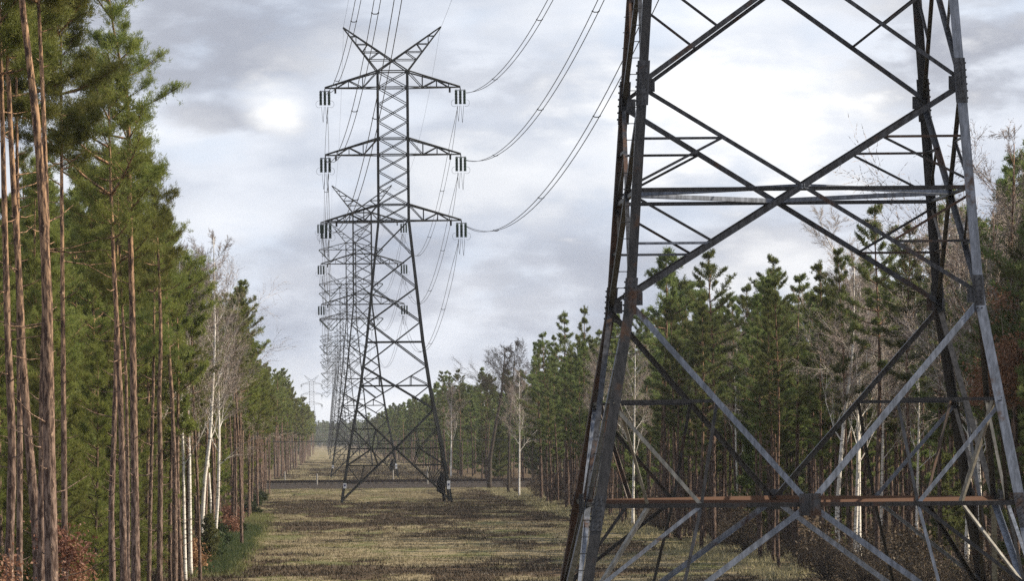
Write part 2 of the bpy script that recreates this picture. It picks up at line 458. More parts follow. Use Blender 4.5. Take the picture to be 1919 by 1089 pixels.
def near_pylon():
    prof = [(-.3, 6.35), (4.93, 5.44), (10.19, 4.55), (12.97, 4.35), (15.64, 4.17), (17.8, 4.05), (51, 1.6), (75, 1.6)]
    root = empty('pylon', (12.42, 140, 0))
    tag(root, 'huge near lattice pylon of rusty and grey steel angles filling the right of the view', 'pylon', 'pylons of the power line')
    R = random.Random(4)
    def pick(): return R.choice([m_steel, m_steel_d, m_steel_d, m_steel_l, m_steel_rust])
    # legs
    for ix, (sx, sy) in enumerate(((-1, -1), (1, -1), (1, 1), (-1, 1))):
        b = MB()
        for (za, zb, ww) in ((-.3, 4.93, .27), (4.93, 10.19, .26), (10.19, 15.64, .245), (15.64, 30, .23), (30, 51, .2)):
            A_ = Vector((sx * interp(prof, za), sy * interp(prof, za), za)); B_ = Vector((sx * interp(prof, zb), sy * interp(prof, zb), zb))
            d = (B_ - A_).normalized(); t = .03
            u = Vector((-sx, 0, 0)); u = (u - d * u.dot(d)).normalized()
            v = Vector((0, -sy, 0)); v = (v - d * v.dot(d)); v = (v - u * v.dot(u)).normalized()
            pr = [(0, 0), (ww, 0), (ww, t), (t, t), (t, ww), (0, ww)]
            vs = [e + u * x + v * y for e in (A_, B_) for x, y in pr]
            fs = [(i, (i + 1) % 6, (i + 1) % 6 + 6, i + 6) for i in range(6)] + [(5, 4, 3, 2, 1, 0), (6, 7, 8, 9, 10, 11)]
            b.add(vs, fs)
        leg = b.obj('leg', [m_steel_d, m_steel_l, m_steel_d, m_steel_rust][ix], root)
        leg['label'] = ['front left leg with rusty angle steel', 'front right leg in blue grey galvanised steel', 'back right leg, dark', 'back left leg, dark'][ix]
        # splice plates with bolts
        for zc, L_ in ((10.25, .95), (15.7, 1.15), (4.75, .9)):
            p = Vector((sx * interp(prof, zc), sy * interp(prof, zc), zc))
            q = MB()
            zz = Vector((sx * interp(prof, zc + .5), sy * interp(prof, zc + .5), zc + .5)); d = (zz - p).normalized()
            for (u, v) in ((Vector((-sx, 0, 0)), Vector((0, sy, 0))), (Vector((0, -sy, 0)), Vector((sx, 0, 0)))):
                c = p + u * .145 + v * .012
                M4 = Matrix((u, v, d)).transposed().to_4x4(); M4.translation = c
                q.box((0, 0, 0), (.27, .024, L_), M4)
                for kz in range(6):
                    for ku in (-.055, .055):
                        cc = c + d * ((kz - 2.5) * L_ / 6.4) + u * ku
                        q.tube([cc, cc + v * .045], .022, 6)
            o = q.obj('splice_plate', m_steel, leg)
        # step bolts
        if ix in (0, 3):
            q = MB()
            for k in range(42):
                zc = .8 + k * .42
                p = Vector((sx * interp(prof, zc), sy * interp(prof, zc), zc))
                dd = Vector((-1, 0, 0)) if (k % 2) else Vector((0, -1, 0)) if ix == 0 else Vector((0, 1, 0))
                dd = Vector((-1, 0, 0)) if ix == 0 else Vector((1, -1, 0)).normalized()
                if k == 0:
                    q.tube([Vector((0, -.01 * sy, 0)), dd * .2, dd * .201, dd * .225], [.011, .011, .02, .02], 6)
                    sb0 = q.obj('step_bolt', m_steel_f, leg); sb0.location = p
                else:
                    c = sb0.copy(); COL.objects.link(c); c.parent = leg; c.location = p
    zF, zL, zB, zS, zN, z1, zM, z2, zN2 = .35, 2.5, 4.93, 7.57, 10.19, 11.6, 12.97, 14.28, 15.64
    rest = MB(); low = MB()
    for k in range(4):
        n, h = FACES[k]; inn = -n
        def A(name, a, b, w, off=.04, mat=None, t=.014, flip=1):
            q = MB(); q.angle(a, b, w * .87, t, inn, off, flip); return q.obj(name, mat or (R.choice([m_steel_l, m_steel_s, m_steel_d, m_steel]) if name == 'strut' and b.z < 8.5 else pick()), root)
        C5 = fpt(prof, k, 0, zB)
        light = m_steel_l
        for s in (-1, 1):
            LN = fpt(prof, k, s, zN); LF = fpt(prof, k, s, zF); LN2 = fpt(prof, k, s, zN2)
            LB = fpt(prof, k, s * .985, zB)
            A('diagonal_brace', LN, C5, .17, .045, light if k == 0 else (m_steel if k == 2 else None), flip=s)
            A('diagonal_brace', C5, LF, .17, .045, light, flip=s)
            A('horizontal_beam', C5, LB, .13, .062, m_steel_d, flip=s)
            Dg = lerp(C5, LN, (zS - zB) / (zN - zB)); LS = fpt(prof, k, s, zS)
            Bp = lerp(C5, LB, .51)
            A('short_beam', LS, Dg, .10, .07, m_steel_d, flip=-s)
            A('strut', LS, Bp, .11, .085); A('strut', Dg, Bp, .09, .10)
            LL = fpt(prof, k, s, zL); Dl = lerp(C5, LF, (zB - zL) / (zB - zF))
            A('strut', Bp, LL, .11, .085); A('strut', Bp, Dl, .09, .10)
            low.angle(LL, Dl, .1, .014, inn, .07)
            Lm = fpt(prof, k, s, 1.3); low.angle(Lm, lerp(LL, Dl, .5), .08, .012, inn, .09)
            # upper crossing panel
            CM = fpt(prof, k, 0, zM)
            for (zz, za) in ((z1, zN), (z2, zN2)):
                e = fpt(prof, k, s, za); tt = (zz - zM) / (za - zM); dpt = lerp(CM, e, tt)
                lp = fpt(prof, k, s, zz)
                A('short_beam', lp, dpt, .075, .075); A('strut', fpt(prof, k, s, zM + (.12 if zz > zM else -.12)), dpt, .075, .095)
            A('horizontal_beam', fpt(prof, k, 0, zM), fpt(prof, k, s * .99, zM), .12, .11, m_steel_d, flip=s)
        A('diagonal_brace', fpt(prof, k, -1, zN), fpt(prof, k, 1, zN2), .165, .045, m_steel)
        A('diagonal_brace', fpt(prof, k, 1, zN), fpt(prof, k, -1, zN2), .125, .062, m_steel)
        # next panel, partly above the frame
        z3, zN3 = 18.6, 21.4
        A('diagonal_brace', fpt(prof, k, -1, zN2), fpt(prof, k, 1, zN3), .15, .045, m_steel)
        A('diagonal_brace', fpt(prof, k, 1, zN2), fpt(prof, k, -1, zN3), .12, .062, m_steel)
        for s in (-1, 1):
            c = fpt(prof, k, 0, z3); e = fpt(prof, k, s, zN2); dpt = lerp(c, e, .5)
            A('strut', dpt, fpt(prof, k, s, z3), .08, .08)
        lv = [21.4, 26, 30.5, 34.5, 38, 41.2, 44.2, 47, 49, 51]
        for a, b_ in zip(lv[:-1], lv[1:]):
            rest.angle(fpt(prof, k, -1, a), fpt(prof, k, 1, b_), .1, .012, inn, .04); rest.angle(fpt(prof, k, 1, a), fpt(prof, k, -1, b_), .1, .012, inn, .06)
            rest.angle(fpt(prof, k, -1, b_), fpt(prof, k, 1, b_), .1, .012, inn, .08)
        # gusset plates
        def gus(c, w_, h_, off, bolts):
            q = MB(); M4 = Matrix((h, n, Vector((0, 0, 1)))).transposed().to_4x4(); M4.translation = c - n * off
            q.box((0, 0, 0), (w_, .022, h_), M4)
            for (bx, bz) in bolts:
                p = M4 @ Vector((bx, .012, bz)); q.tube([p, p + n * .03], .022, 6)
            q.obj('gusset_plate', m_steel, root)
        gus(C5, .54, .56, -.02, [(x, z) for x in (-.2, -.08, .08, .2) for z in (-.17, .17)])
        q = MB(); q.box((0, 0, 0), (.03, .09, .5), Matrix.Translation(C5 + n * .08) @ Matrix((h, n, Vector((0, 0, 1)))).transposed().to_4x4()); q.obj('stiffener', m_steel, root)
        for s in (-1, 1):
            for zz in (zN, zN2):
                gus(fpt(prof, k, s, zz) - h * s * .30, .26, .34, .035, [(x, z) for x in (-.07, .07) for z in (-.1, 0, .1)])
    # plan bracing at the two ring levels
    for zl, wd, mt in ((zB, .11, m_rust_b), (zM, .12, m_steel_l)):
        hw = interp(prof, zl)
        mids = [Vector((0, -hw, zl)), Vector((hw, 0, zl)), Vector((0, hw, zl)), Vector((-hw, 0, zl))]
        for a, b_ in zip(mids, mids[1:] + mids[:1]):
            q = MB(); q.angle(a, b_, wd, .012, Vector((0, 0, 1)), .0); q.obj('ring_brace', mt, root)
    def npt(k, s, zz, what):
        C5 = fpt(prof, k, 0, zB); LN = fpt(prof, k, s, zN)
        return lerp(C5, LN, (zS - zB) / (zN - zB)) if what == 'D' else lerp(C5, fpt(prof, k, s * .985, zB), .51)
    for k in range(4):
        j = (k + 1) % 4; nn = (FACES[k][0] + FACES[j][0]).normalized()
        for (a_, b_, w_) in ((npt(k, 1, 0, 'B'), npt(j, -1, 0, 'B'), .09),
                             (fpt(prof, k, 1, zS) - nn * .2, lerp(npt(k, 1, 0, 'B'), npt(j, -1, 0, 'B'), .5), .10),
                             (fpt(prof, k, 1, zL) - nn * .2, lerp(npt(k, 1, 0, 'B'), npt(j, -1, 0, 'B'), .5), .10)):
            q = MB(); q.angle(a_ - nn * .08, b_ - nn * .08, w_, .012, -nn, .02); q.obj('hip_brace', R.choice([m_steel_s, m_steel_d, m_steel_rust, m_steel_s]), root)
    low.obj('foot_bracing', m_steel, root); rest.obj('upper_bracing', m_steel, root)
    foot = MB()
    for sx in (-1, 1):
        for sy in (-1, 1): foot.tube([(sx * 6.33, sy * 6.33, -.6), (sx * 6.33, sy * 6.33, .25)], [.6, .5], 10)
    foot.obj('concrete_footings', m_conc, root)
    arms_and_horns(root, 1.6, [50.4, 57.0, 63.9], 1.5, 7.1, 70, 5.0, m_steel, .12, .08)
    b = MB()
    for k in range(4):
        lv = [51, 53.4, 55.5, 57, 59, 61, 63.9, 65.4]
        for a, c in zip(lv[:-1], lv[1:]):
            b.bar(fpt(prof, k, -1, a), fpt(prof, k, 1, c), .08); b.bar(fpt(prof, k, 1, a), fpt(prof, k, -1, c), .08)
        b.bar(fpt(prof, k, -1, 51), fpt(prof, k, -1, 65.4), .16)
    b.obj('top_body', m_steel, root)
    return root

def arms_and_horns(root, hw, zs, dz, half, ztop, hhalf, mat, w1, w2):
    for zi, z in enumerate(zs):
        for s in (-1, 1):
            b = MB(); tip = Vector((s * half, 0, z)); n = 5
            lo = {}; up = {}
            for sy in (-1, 1):
                a = Vector((s * hw, sy * hw, z)); u = Vector((s * hw, sy * hw, z + dz)); tp = tip + Vector((0, sy * .15, 0))
                b.bar(a, tp, w1); b.bar(u, tp + Vector((0, 0, .06)), w1)
                pts = [(lerp(a, tp, t), lerp(u, tp, t)) for t in (.0, .28, .55, .78)]
                for i, (l_, u_) in enumerate(pts):
                    if i: b.bar(l_, u_, w2)
                    if i < 3: b.bar(u_ if i % 2 == 0 else l_, (pts[i + 1][0] if i % 2 == 0 else pts[i + 1][1]), w2)
                lo[sy] = [p[0] for p in pts]
            for i in range(4):
                b.bar(lo[-1][i], lo[1][i], w2)
                if i < 3: b.bar(lo[-1][i], lo[1][i + 1], w2)
            for fx in (.62,):
                p = lerp(Vector((s * hw, 0, z)), tip, .8); b.box(p + Vector((0, 0, -.28)), (.2, .2, .5))
            b.obj('crossarm', mat, root)
    zt = zs[-1] + dz
    for s in (-1, 1):
        b = MB(); tip = Vector((s * hhalf, 0, ztop))
        for sy in (-1, 1):
            tp = tip + Vector((0, sy * .1, 0))
            lo = Vector((s * hw, sy * hw, zt)); hi = Vector((-s * hw, sy * hw, zt))
            b.bar(lo, tp, w1); b.bar(hi, tp + Vector((0, 0, .05)), w1)
            pr = None
            for t in (.26, .44, .62, .8):
                l_ = lerp(lo, tp, t)
                tt = (l_.z - hi.z) / (tp.z - hi.z); u_ = lerp(hi, tp, tt)
                b.bar(l_, u_, w2)
                if pr: b.bar(pr[0], u_, w2)
                pr = (l_, u_)
        for t in (.26, .5, .75):
            a = lerp(Vector((s * hw, -hw, zt)), tip, t); c = lerp(Vector((s * hw, hw, zt)), tip, t); b.bar(a, c, w2)
        b.obj('earth_wire_peak', mat, root)
near = near_pylon()

# ------------------------------------------------------------------ farther pylons
def disc_string(b, p, q, r, n):
    p = Vector(p); q = Vector(q); pts = []; rs = []
    for i in range(n):
        t0 = i / n
        for f, rr in ((0, .7), (.25, 1), (.55, 1), (.8, .7)):
            pts.append(lerp(p, q, t0 + f / n)); rs.append(r * rr)
    b.tube(pts, rs, 8)
def pylon(D, X, prof, nodes, bodyhw, zs, dz, half, ztop, hhalf, lab, strain=True, ww=1.0):
    root = empty('pylon', (X, D, 0)); tag(root, lab, 'pylon', 'pylons of the power line')
    m = m_steel_f; w0, w1, w2 = .22 * ww, .11 * ww, .075 * ww
    zt = zs[-1] + dz
    for sx, sy in ((-1, -1), (1, -1), (1, 1), (-1, 1)):
        b = MB(); pts = [Vector((sx * hw, sy * hw, z)) for z, hw in prof]
        for a, c in zip(pts[:-1], pts[1:]): b.bar(a, c, w0)
        b.obj('leg', m, root)
    zF, zLL, zL, zB, zS, zN = nodes[0]
    for k in range(4):
        b = MB(); C5 = fpt(prof, k, 0, zB)
        b.bar(fpt(prof, k, -1, zB), fpt(prof, k, 1, zB), w1)
        for s in (-1, 1):
            LN = fpt(prof, k, s, zN); LF = fpt(prof, k, s, zF); b.bar(LN, C5, w1); b.bar(C5, LF, w1)
            Dg = lerp(C5, LN, (zS - zB) / (zN - zB)); LS = fpt(prof, k, s, zS); Bp = fpt(prof, k, s * .51, zB)
            LL = fpt(prof, k, s, zL); Dl = lerp(C5, LF, (zB - zL) / (zB - zF)); L3 = fpt(prof, k, s, zLL); D3 = lerp(C5, LF, (zB - zLL) / (zB - zF))
            for e, f in ((LS, Dg), (LS, Bp), (Dg, Bp), (Bp, LL), (Bp, Dl), (LL, Dl)): b.bar(e, f, w2 * 1.1)
            H = lerp(LL, Dl, .55)
            for e, f in ((L3, D3), (H, D3), (LL, D3)): b.bar(e, f, w2)
        b.obj('lower_bracing', m, root)
        b = MB(); ns = nodes[1]
        for i, (a, c) in enumerate(zip(ns[:-1], ns[1:])):
            b.bar(fpt(prof, k, -1, a), fpt(prof, k, 1, c), w1 * (.95 if i < 3 else .75)); b.bar(fpt(prof, k, 1, a), fpt(prof, k, -1, c), w1 * (.95 if i < 3 else .75))
            if i < 2:
                wa, wc = interp(prof, a), interp(prof, c); zm = a + (c - a) * wa / (wa + wc)
                b.bar(fpt(prof, k, -1, zm), fpt(prof, k, 1, zm), w1)
                if i == 0:
                    for s in (-1, 1):
                        cm = fpt(prof, k, 0, zm); dd = lerp(cm, fpt(prof, k, s, c), .5); b.bar(dd, fpt(prof, k, s, zm), w2); b.bar(dd, fpt(prof, k, s * .45, zm), w2)
                        dd = lerp(cm, fpt(prof, k, s, a), .5); b.bar(dd, fpt(prof, k, s, zm), w2)
        b.obj('body_bracing', m, root)
        b = MB()
        lv = []
        for i, z in enumerate(zs):
            lv += [z, z + dz]
            if i < len(zs) - 1:
                g_ = (zs[i + 1] - z - dz) / 3; lv += [z + dz + g_, z + dz + 2 * g_]
        for a, c in zip(lv[:-1], lv[1:]):
            b.bar(fpt(prof, k, -1, a), fpt(prof, k, 1, c), w2 * 1.05); b.bar(fpt(prof, k, 1, a), fpt(prof, k, -1, c), w2 * 1.05)
        for z in zs:
            for q in (z, z + dz): b.bar(fpt(prof, k, -1, q), fpt(prof, k, 1, q), w1)
        b.obj('upper_bracing', m, root)
    arms_and_horns(root, bodyhw, zs, dz, half, ztop, hhalf, m, w1, w2)
    for z in zs:
        for s in (-1, 1):
            if strain:
                st = empty_child('insulator_set', root, (s * half, 0, z))
                fr = MB()
                fr.bar((-.55, 0, -.28), (.55, 0, -.28), .07); fr.bar((0, 0, 0), (0, 0, -.28), .1)
                for dx in (-.42, 0, .42):
                    q = MB(); disc_string(q, (dx, -.1, -.35), (dx, -.1, -1.75), .165, 9); q.obj('insulator_string', m_ins, st)
                    fr.bar((dx, -.1, -.22), (dx, -.1, -.36), .06)
                for dx in (-.62, .62):        # grading rings
                    pts = [Vector((dx + .3 * math.cos(a) * (1 if dx > 0 else -1), -.1, -1.62 + .35 * math.sin(a))) for a in np.linspace(-2.2, 1.6, 12)]
                    rg_ = MB(); rg_.tube(pts, .018, 4); rg_.obj('grading_ring', m_steel_f, st)
                fr.obj('fittings', m_steel_f, st)
                q = MB()
                for dx, dp in ((-.35, 1.6), (.05, 1.75)):
                    pts = [Vector((dx + .3 * (t + .15 * math.sin(6 * t)), -.1 + .3 * t, -1.85 - dp * (1 - abs(2 * t - 1) ** 2.6))) for t in np.linspace(0, 1, 13)]
                    q.tube(pts, .022, 4)
                q.obj('jumper_loops', m_wire, st)
            else:
                st = MB()
                disc_string(st, (s * half, 0, z - .05), (s * (half - 2.65), 0, z - 2.8), .13, 8)
                disc_string(st, (s * (half - 5.2), 0, z - .05), (s * (half - 2.65), 0, z - 2.8), .13, 8)
                st.obj('v_insulator_string', m_ins, root)
    return root
def empty_child(name, parent, loc):
    o = bpy.data.objects.new(name, None); COL.objects.link(o); o.parent = parent; o.location = loc; return o

P2prof = [(-.2, 5.55), (5.5, 4.66), (9.45, 3.93), (11.7, 3.52), (16.3, 2.85), (28.6, 1.53), (43.7, 1.5)]
P2nodes = ((.25, 2.05, 3.8, 5.5, 7.5, 9.45), [9.45, 13.8, 18.3, 21.8, 25.1, 28.6])
ZS2 = [28.55, 35.25, 42.05]
p2 = pylon(540, 7.95, P2prof, P2nodes, 1.53, ZS2, 1.65, 6.85, 48.15, 4.95,
           'second pylon standing whole in the middle of the clearing in front of the railway')
for sx, lab in ((-1, 0), (1, 1)):
    b = MB(); b.box((sx * 5.2, -5.4, 1.8), (.34, .03, .5 if sx < 0 else .85)); pl = b.obj('number_plate', m_plate, p2)
    b = MB(); b.box((sx * 5.2, -5.42, 1.85), (.2, .012, .18)); b.obj('printed_mark', m_blue, pl)
b = MB(); b.tube([(5.0, 5.35, 0), (4.95, 5.25, .8), (4.7, 5.2, 1.2), (4.7, 5.0, 2.0), (4.85, 5.0, 3.0)], [.16, .2, .5, .42, .2], 7); b.obj('dark_cover', m_black, p2)  # dark shape of unknown kind around the back right leg
p3 = copy_tree(p2); p3.location = (7.75, 880, 0); p3['label'] = 'third pylon just beyond the railway, seen behind the left leg of the second pylon'
P4prof = [(-.2, 4.6), (5.5, 3.9), (9.45, 3.4), (33.7, 1.12), (51, 1.1)]
P4nodes = ((.25, 2.05, 3.8, 5.5, 7.5, 9.45), [9.45, 13.2, 17, 20.5, 24, 27.4, 30.6, 33.7])
far0 = None
LINE = [(1220, 8.1), (1590, 8.3), (1930, 8.7), (2270, 9.2), (2610, 9.8), (2950, 10.3), (3290, 10.8)]
for i, (D, X) in enumerate(LINE):
    wd = ['fourth', 'fifth', 'sixth', 'seventh', 'eighth', 'ninth', 'tenth'][i]
    lab = wd + ' pylon from the camera, a slim suspension tower paling in the haze along the row'
    if far0 is None:
        far0 = pylon(D, X, P4prof, P4nodes, 1.12, [33.7, 41.6, 49.5], 1.6, 7.3, 55.6, 4.7, lab, strain=False, ww=.95)
    else:
        c = copy_tree(far0); c.location = (X, D, 0); c['label'] = lab
pf = copy_tree(p2); pf.location = (-3.3, 3580, 0); pf['label'] = 'farthest pale pylon above the left pines where the clearing ends'

# ------------------------------------------------------------------ conductors
words = ['lower', 'middle', 'upper']
def span(A, B, rad, lab, curve=None, sag=9.0, sep=.21, n=40, spacers=(), twin=True):
    root = empty('power_cable', A); tag(root, lab, 'power cable', 'cables of the power line')
    A = Vector(A); B = Vector(B); L = (B - A).length
    def pt(t):
        p = lerp(A, B, t); p.z -= 4 * sag * t * (1 - t); return p - A
    for s in ((-1, 1) if twin else (0,)):
        b = MB()
        pts = []
        for i in range(n + 1):
            t = i / n; k = min(1, t * 12, (1 - t) * 12 + .001)
            pts.append(pt(t) + Vector((s * sep * k, 0, s * .02)))
        b.tube(pts, rad, 4); b.obj('conductor', m_wire, root)
    for t in spacers:
        p = pt(t); b = MB()
        b.tube([p + Vector((-sep, 0, 0)), p + Vector((-sep * .5, 0, -.07)), p + Vector((sep * .5, 0, -.07)), p + Vector((sep, 0, 0))], .035, 5)
        b.tube([p + Vector((-sep, -.25, 0)), p + Vector((-sep, .25, 0))], .05, 5); b.tube([p + Vector((sep, -.25, 0)), p + Vector((sep, .25, 0))], .05, 5)
        b.obj('spacer', m_wire, root)
P2X, P2Y = 7.95, 540
NB = .0003; NA = -.0645; U = 400.0
for i, z in enumerate(ZS2):
    for s in (-1, 1):
        a = (P2X + s * 6.95 + (.35 if s > 0 else .2), P2Y - .3, z - .6)
        e = (a[0] + .0137 * U, P2Y - U, a[2] + NA * U + NB * U * U)
        span(a, e, .03, '%s %s twin cable sagging from the near pylon to the second pylon' % (words[i], 'right' if s > 0 else 'left'),
             sag=NB * U * U / 4, n=60, spacers=(.16, .34, .5, .66, .83))
for s in (-1, 1):
    a = (P2X + s * 4.95, P2Y, 48.1); e = (P2X + 5.5 + s * 5, 140, 70)
    span(a, e, .013, 'thin %s earth wire from the near pylon to the peak of the second pylon' % ('right' if s > 0 else 'left'), sag=4, twin=False)
seq = [(540, 7.95, 's'), (880, 7.75, 's')] + [(d, x, 'v') for d, x in LINE[:4]]
names = ['second', 'third', 'fourth', 'fifth', 'sixth', 'seventh']
def att(t, i, s):
    D, X, k = t
    if k == 's': return (X + s * 6.6, D, ZS2[i] - 1.9)
    return (X + s * 4.65, D, [33.7, 41.6, 49.5][i] - 2.85)
for j in range(len(seq) - 1):
    for i in range(3):
        for s in (-1, 1):
            a = att(seq[j], i, s); e = att(seq[j + 1], i, s)
            span(a, e, .026, '%s %s twin cable between the %s and the %s pylon' % (words[i], 'right' if s > 0 else 'left', names[j], names[j + 1]),
                 sag=8.5, n=30, spacers=(.2, .4, .6, .8) if j == 0 else ())
    for s in (-1, 1):
        zt = [48.1, 48.1, 55.5, 55.5, 55.5, 55.5]
        span((seq[j][1] + s * 4.9, seq[j][0], zt[j]), (seq[j + 1][1] + s * 4.8, seq[j + 1][0], zt[j + 1]), .012,
             'thin %s earth wire between the %s and the %s pylon' % ('right' if s > 0 else 'left', names[j], names[j + 1]), sag=6, twin=False, n=24)

# ------------------------------------------------------------------ trees
def needles(r, TP, TD, m, nl, nw, spread=.75, jit=.04):
    n = len(TP)
    d = norm(TD[:, None, :] * .55 + r.normal(0, spread * .6, (n, m, 3)) + np.array([0, 0, .18]))
    b = TP[:, None, :] + r.normal(0, jit, (n, m, 3))
    tip = b + d * (nl * r.uniform(.6, 1.15, (n, m, 1)))
    sd_ = norm(np.cross(d, r.normal(0, 1, (n, m, 3)))) * nw / 2
    mid = b + d * nl * .45
    V = np.stack([b, mid + sd_, tip, mid - sd_], 2).reshape(-1, 3)
    return V
def pine_geo(seed, H, hb, R, Lmax, whorl, tuftN, m, nl, nw, axis=None, nsides=8, stubs=20, top_flat=.3, low_side=1.0):
    r = np.random.default_rng(seed); rr = random.Random(seed)
    if axis is None:
        a, b_, ph = rr.uniform(-.25, .25), rr.uniform(-.25, .25), rr.uniform(0, 6)
        axis = lambda z: (a * (z / H) ** 1.5 * 1.6 + .07 * math.sin(z * .45 + ph), b_ * (z / H) ** 1.5 + .07 * math.cos(z * .4 + ph))
    tb = MB()
    zs = np.linspace(-.4, H, 22); ph = rr.uniform(0, 6)
    pts = [Vector((*axis(max(z, 0)), z)) for z in zs]
    def rad(z): return R * (1 - max(z, 0) / H) ** .75 * (.97 + .06 * math.sin(z * 3 + ph)) + .012 + (.25 * R * math.exp(-max(z, 0) * 2.2))
    tb.tube(pts, [rad(z) for z in zs], nsides, ref=Vector((1, 0, 0)))
    TP = []; TD = []
    z = hb; a_l = rr.uniform(0, 6.28)
    while z < H - .1:
        t = (z - hb) / (H - hb)
        nb = rr.choice([3, 4, 5]) if t < .9 else 3
        a0 = rr.uniform(0, 6.28)
        for k in range(nb):
            if rr.random() < .2: continue
            az = a0 + k * 6.283 / nb + rr.uniform(-.35, .35)
            L = Lmax * (min(1, .42 + 1.9 * t) * (1 - t) ** (.75 - .45 * top_flat) + .07) * rr.choice([rr.uniform(.3, .7), rr.uniform(.7, 1.25)]) * (1 + .3 * math.cos(az - a_l))
            e = -.1 + .75 * t + rr.uniform(-.15, .3)
            hx, hy = math.cos(az), math.sin(az)
            bx, by = axis(z); base = np.array([bx, by, z])
            def q(s): return base + np.array([hx * s * L * math.cos(e), hy * s * L * math.cos(e), s * L * math.sin(e) + .30 * L * s * s * (1 - .4 * t)])
            br = max(.010, min(.05, .022 * L)) if nsides > 5 else max(.014, .02 * L)
            tb.tube([q(0), q(.35), q(.7), q(1)], [br, br * .75, br * .5, br * .2], 4 if nsides > 5 else 3, cap=False)
            ns = int(5 + L * 3.2)
            for j in range(ns):
                s = .28 + .72 * (j + rr.random()) / ns
                p = q(s); tg = q(min(1, s + .05)) - q(s - .05); tg /= np.linalg.norm(tg) + 1e-9
                sidev = np.array([-hy, hx, 0]) * rr.choice([-1, 1])
                dr = tg * .75 + sidev * rr.uniform(.3, 1.0) + np.array([0, 0, rr.uniform(-.05, .55)])
                dr /= np.linalg.norm(dr)
                tl = L * .32 * (1.25 - s) * rr.uniform(.6, 1.2) + .12
                for f in (.35, .65, 1.0):
                    TP.append(p + dr * tl * f); TD.append(dr + np.array([0, 0, .35]))
                if nsides > 5 and tl > .25: tb.tube([p, p + dr * tl], [br * .35, .004], 3, cap=False)
            for f in (.9, 1.0): TP.append(q(f)); TD.append((q(1) - q(.8)) / (L * .2) + np.array([0, 0, .4]))
        z += whorl * rr.uniform(.7, 1.35)
    tx, ty = axis(H); 
    for f in range(8): TP.append(np.array([tx, ty, H - f * .1])); TD.append(np.array([rr.uniform(-.3, .3), rr.uniform(-.3, .3), 1]))
    for k in range(stubs):           # dead snags below the crown
        z = rr.uniform(hb * .2, hb * 1.05); az = rr.uniform(0, 6.28); L = rr.uniform(.12, .5) if rr.random() < .7 else rr.uniform(.6, 1.6)
        b0 = Vector((*axis(z), z)); d = Vector((math.cos(az), math.sin(az), rr.uniform(-.2, .4)))
        tb.tube([b0, b0 + d * L * .5, b0 + d * L + Vector((0, 0, .12 * L))], [.022, .014, .004], 4, cap=False)
    TP = np.array(TP); TD = norm(np.array(TD))
    if len(TP) > tuftN:
        k = r.permutation(len(TP))[:tuftN]; TP, TD = TP[k], TD[k]
    elif len(TP) < tuftN:
        k = r.integers(0, len(TP), tuftN - len(TP)); TP = np.concatenate([TP, TP[k] + r.normal(0, .13, (len(k), 3))]); TD = np.concatenate([TD, TD[k]])
    return tb, needles(r, TP, TD, m, nl, nw)
def make_pine(name, mb_v, mat=None, bk=None, smooth=True):
    tb, V = mb_v
    t = empty(name); tb.obj('trunk', bk or m_bark, t, smooth)
    link('crown', tri_mesh('crown', V, mat or m_needle, 4), t)
    return t
# detail level mid (D 200-700)
rng = random.Random(12)
rg = random.Random(5)
mids = []
for i, (H, hb_, Lm) in enumerate(((17.5, 9.0, 2.0), (16.5, 8.0, 1.8), (18.3, 10.5, 2.1), (17.0, 7.0, 1.8), (15.5, 8.5, 1.7))):
    mids.append(pine_geo(100 + i, H, hb_, .14, Lm, .5, 1700, 10, .22, .042, nsides=6, stubs=18))
midr = []
for i, (H, hb_, Lm) in enumerate(((17.5, 8.5, 2.2), (16.5, 7.0, 1.9), (18.3, 10.5, 2.4), (17.0, 8.0, 1.7), (16.0, 9.5, 2.3), (15.0, 5.0, 1.8))):
    midr.append(pine_geo(150 + i, H, hb_, .13, Lm, .62, 1250, 13, .22, .036, nsides=6, stubs=34, top_flat=.12))
young = [pine_geo(200 + i, H, .9, .09, Lm, .38, 2300, 8, .27, .05, nsides=5, stubs=4, top_flat=0) for i, (H, Lm) in enumerate(((10.5, 2.0), (8.0, 1.8)))]
fars = [pine_geo(300 + i, H, hb_, .15, Lm, .8, 620, 6, .5, .12, nsides=4, stubs=4) for i, (H, hb_, Lm) in enumerate(((16, 8, 2.2), (17, 9.5, 2.2), (15, 6.5, 2.0)))]
def meshes_of(mv, mat, bk, name):
    tb, V = mv
    return tb.mesh(name + '_trunk', bk, True), tri_mesh(name + '_crown', V, mat, 4)
def place(ms, loc, rz, sc, lab, group, name='pine_tree', cat='tree', parts=('trunk', 'crown')):
    t = empty(name, loc, rz, sc); tag(t, lab, cat, group)
    if 'pine' in name:
        u_ = rg.uniform(.72, 1.08); t.scale = (sc * u_, sc * u_, sc); t.rotation_euler = (rg.gauss(0, .016), rg.gauss(0, .016), rz)
    for p, m in zip(parts, ms): link(p, m, t)
    return t
L_mid = [meshes_of(m, m_needle, m_bark, 'pine') for m in mids[:4] + [midr[2], midr[0], midr[4]]]
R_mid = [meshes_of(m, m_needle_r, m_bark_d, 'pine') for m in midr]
L_far = [meshes_of(m, m_needle, m_bark, 'pine') for m in fars]
R_far = [meshes_of(m, m_needle_r, m_bark_d, 'pine') for m in fars]
L_yng = [meshes_of(m, m_needle, m_bark_d, 'young_pine') for m in young]
R_yng = [meshes_of(m, m_needle_r, m_bark_d, 'young_pine') for m in young]

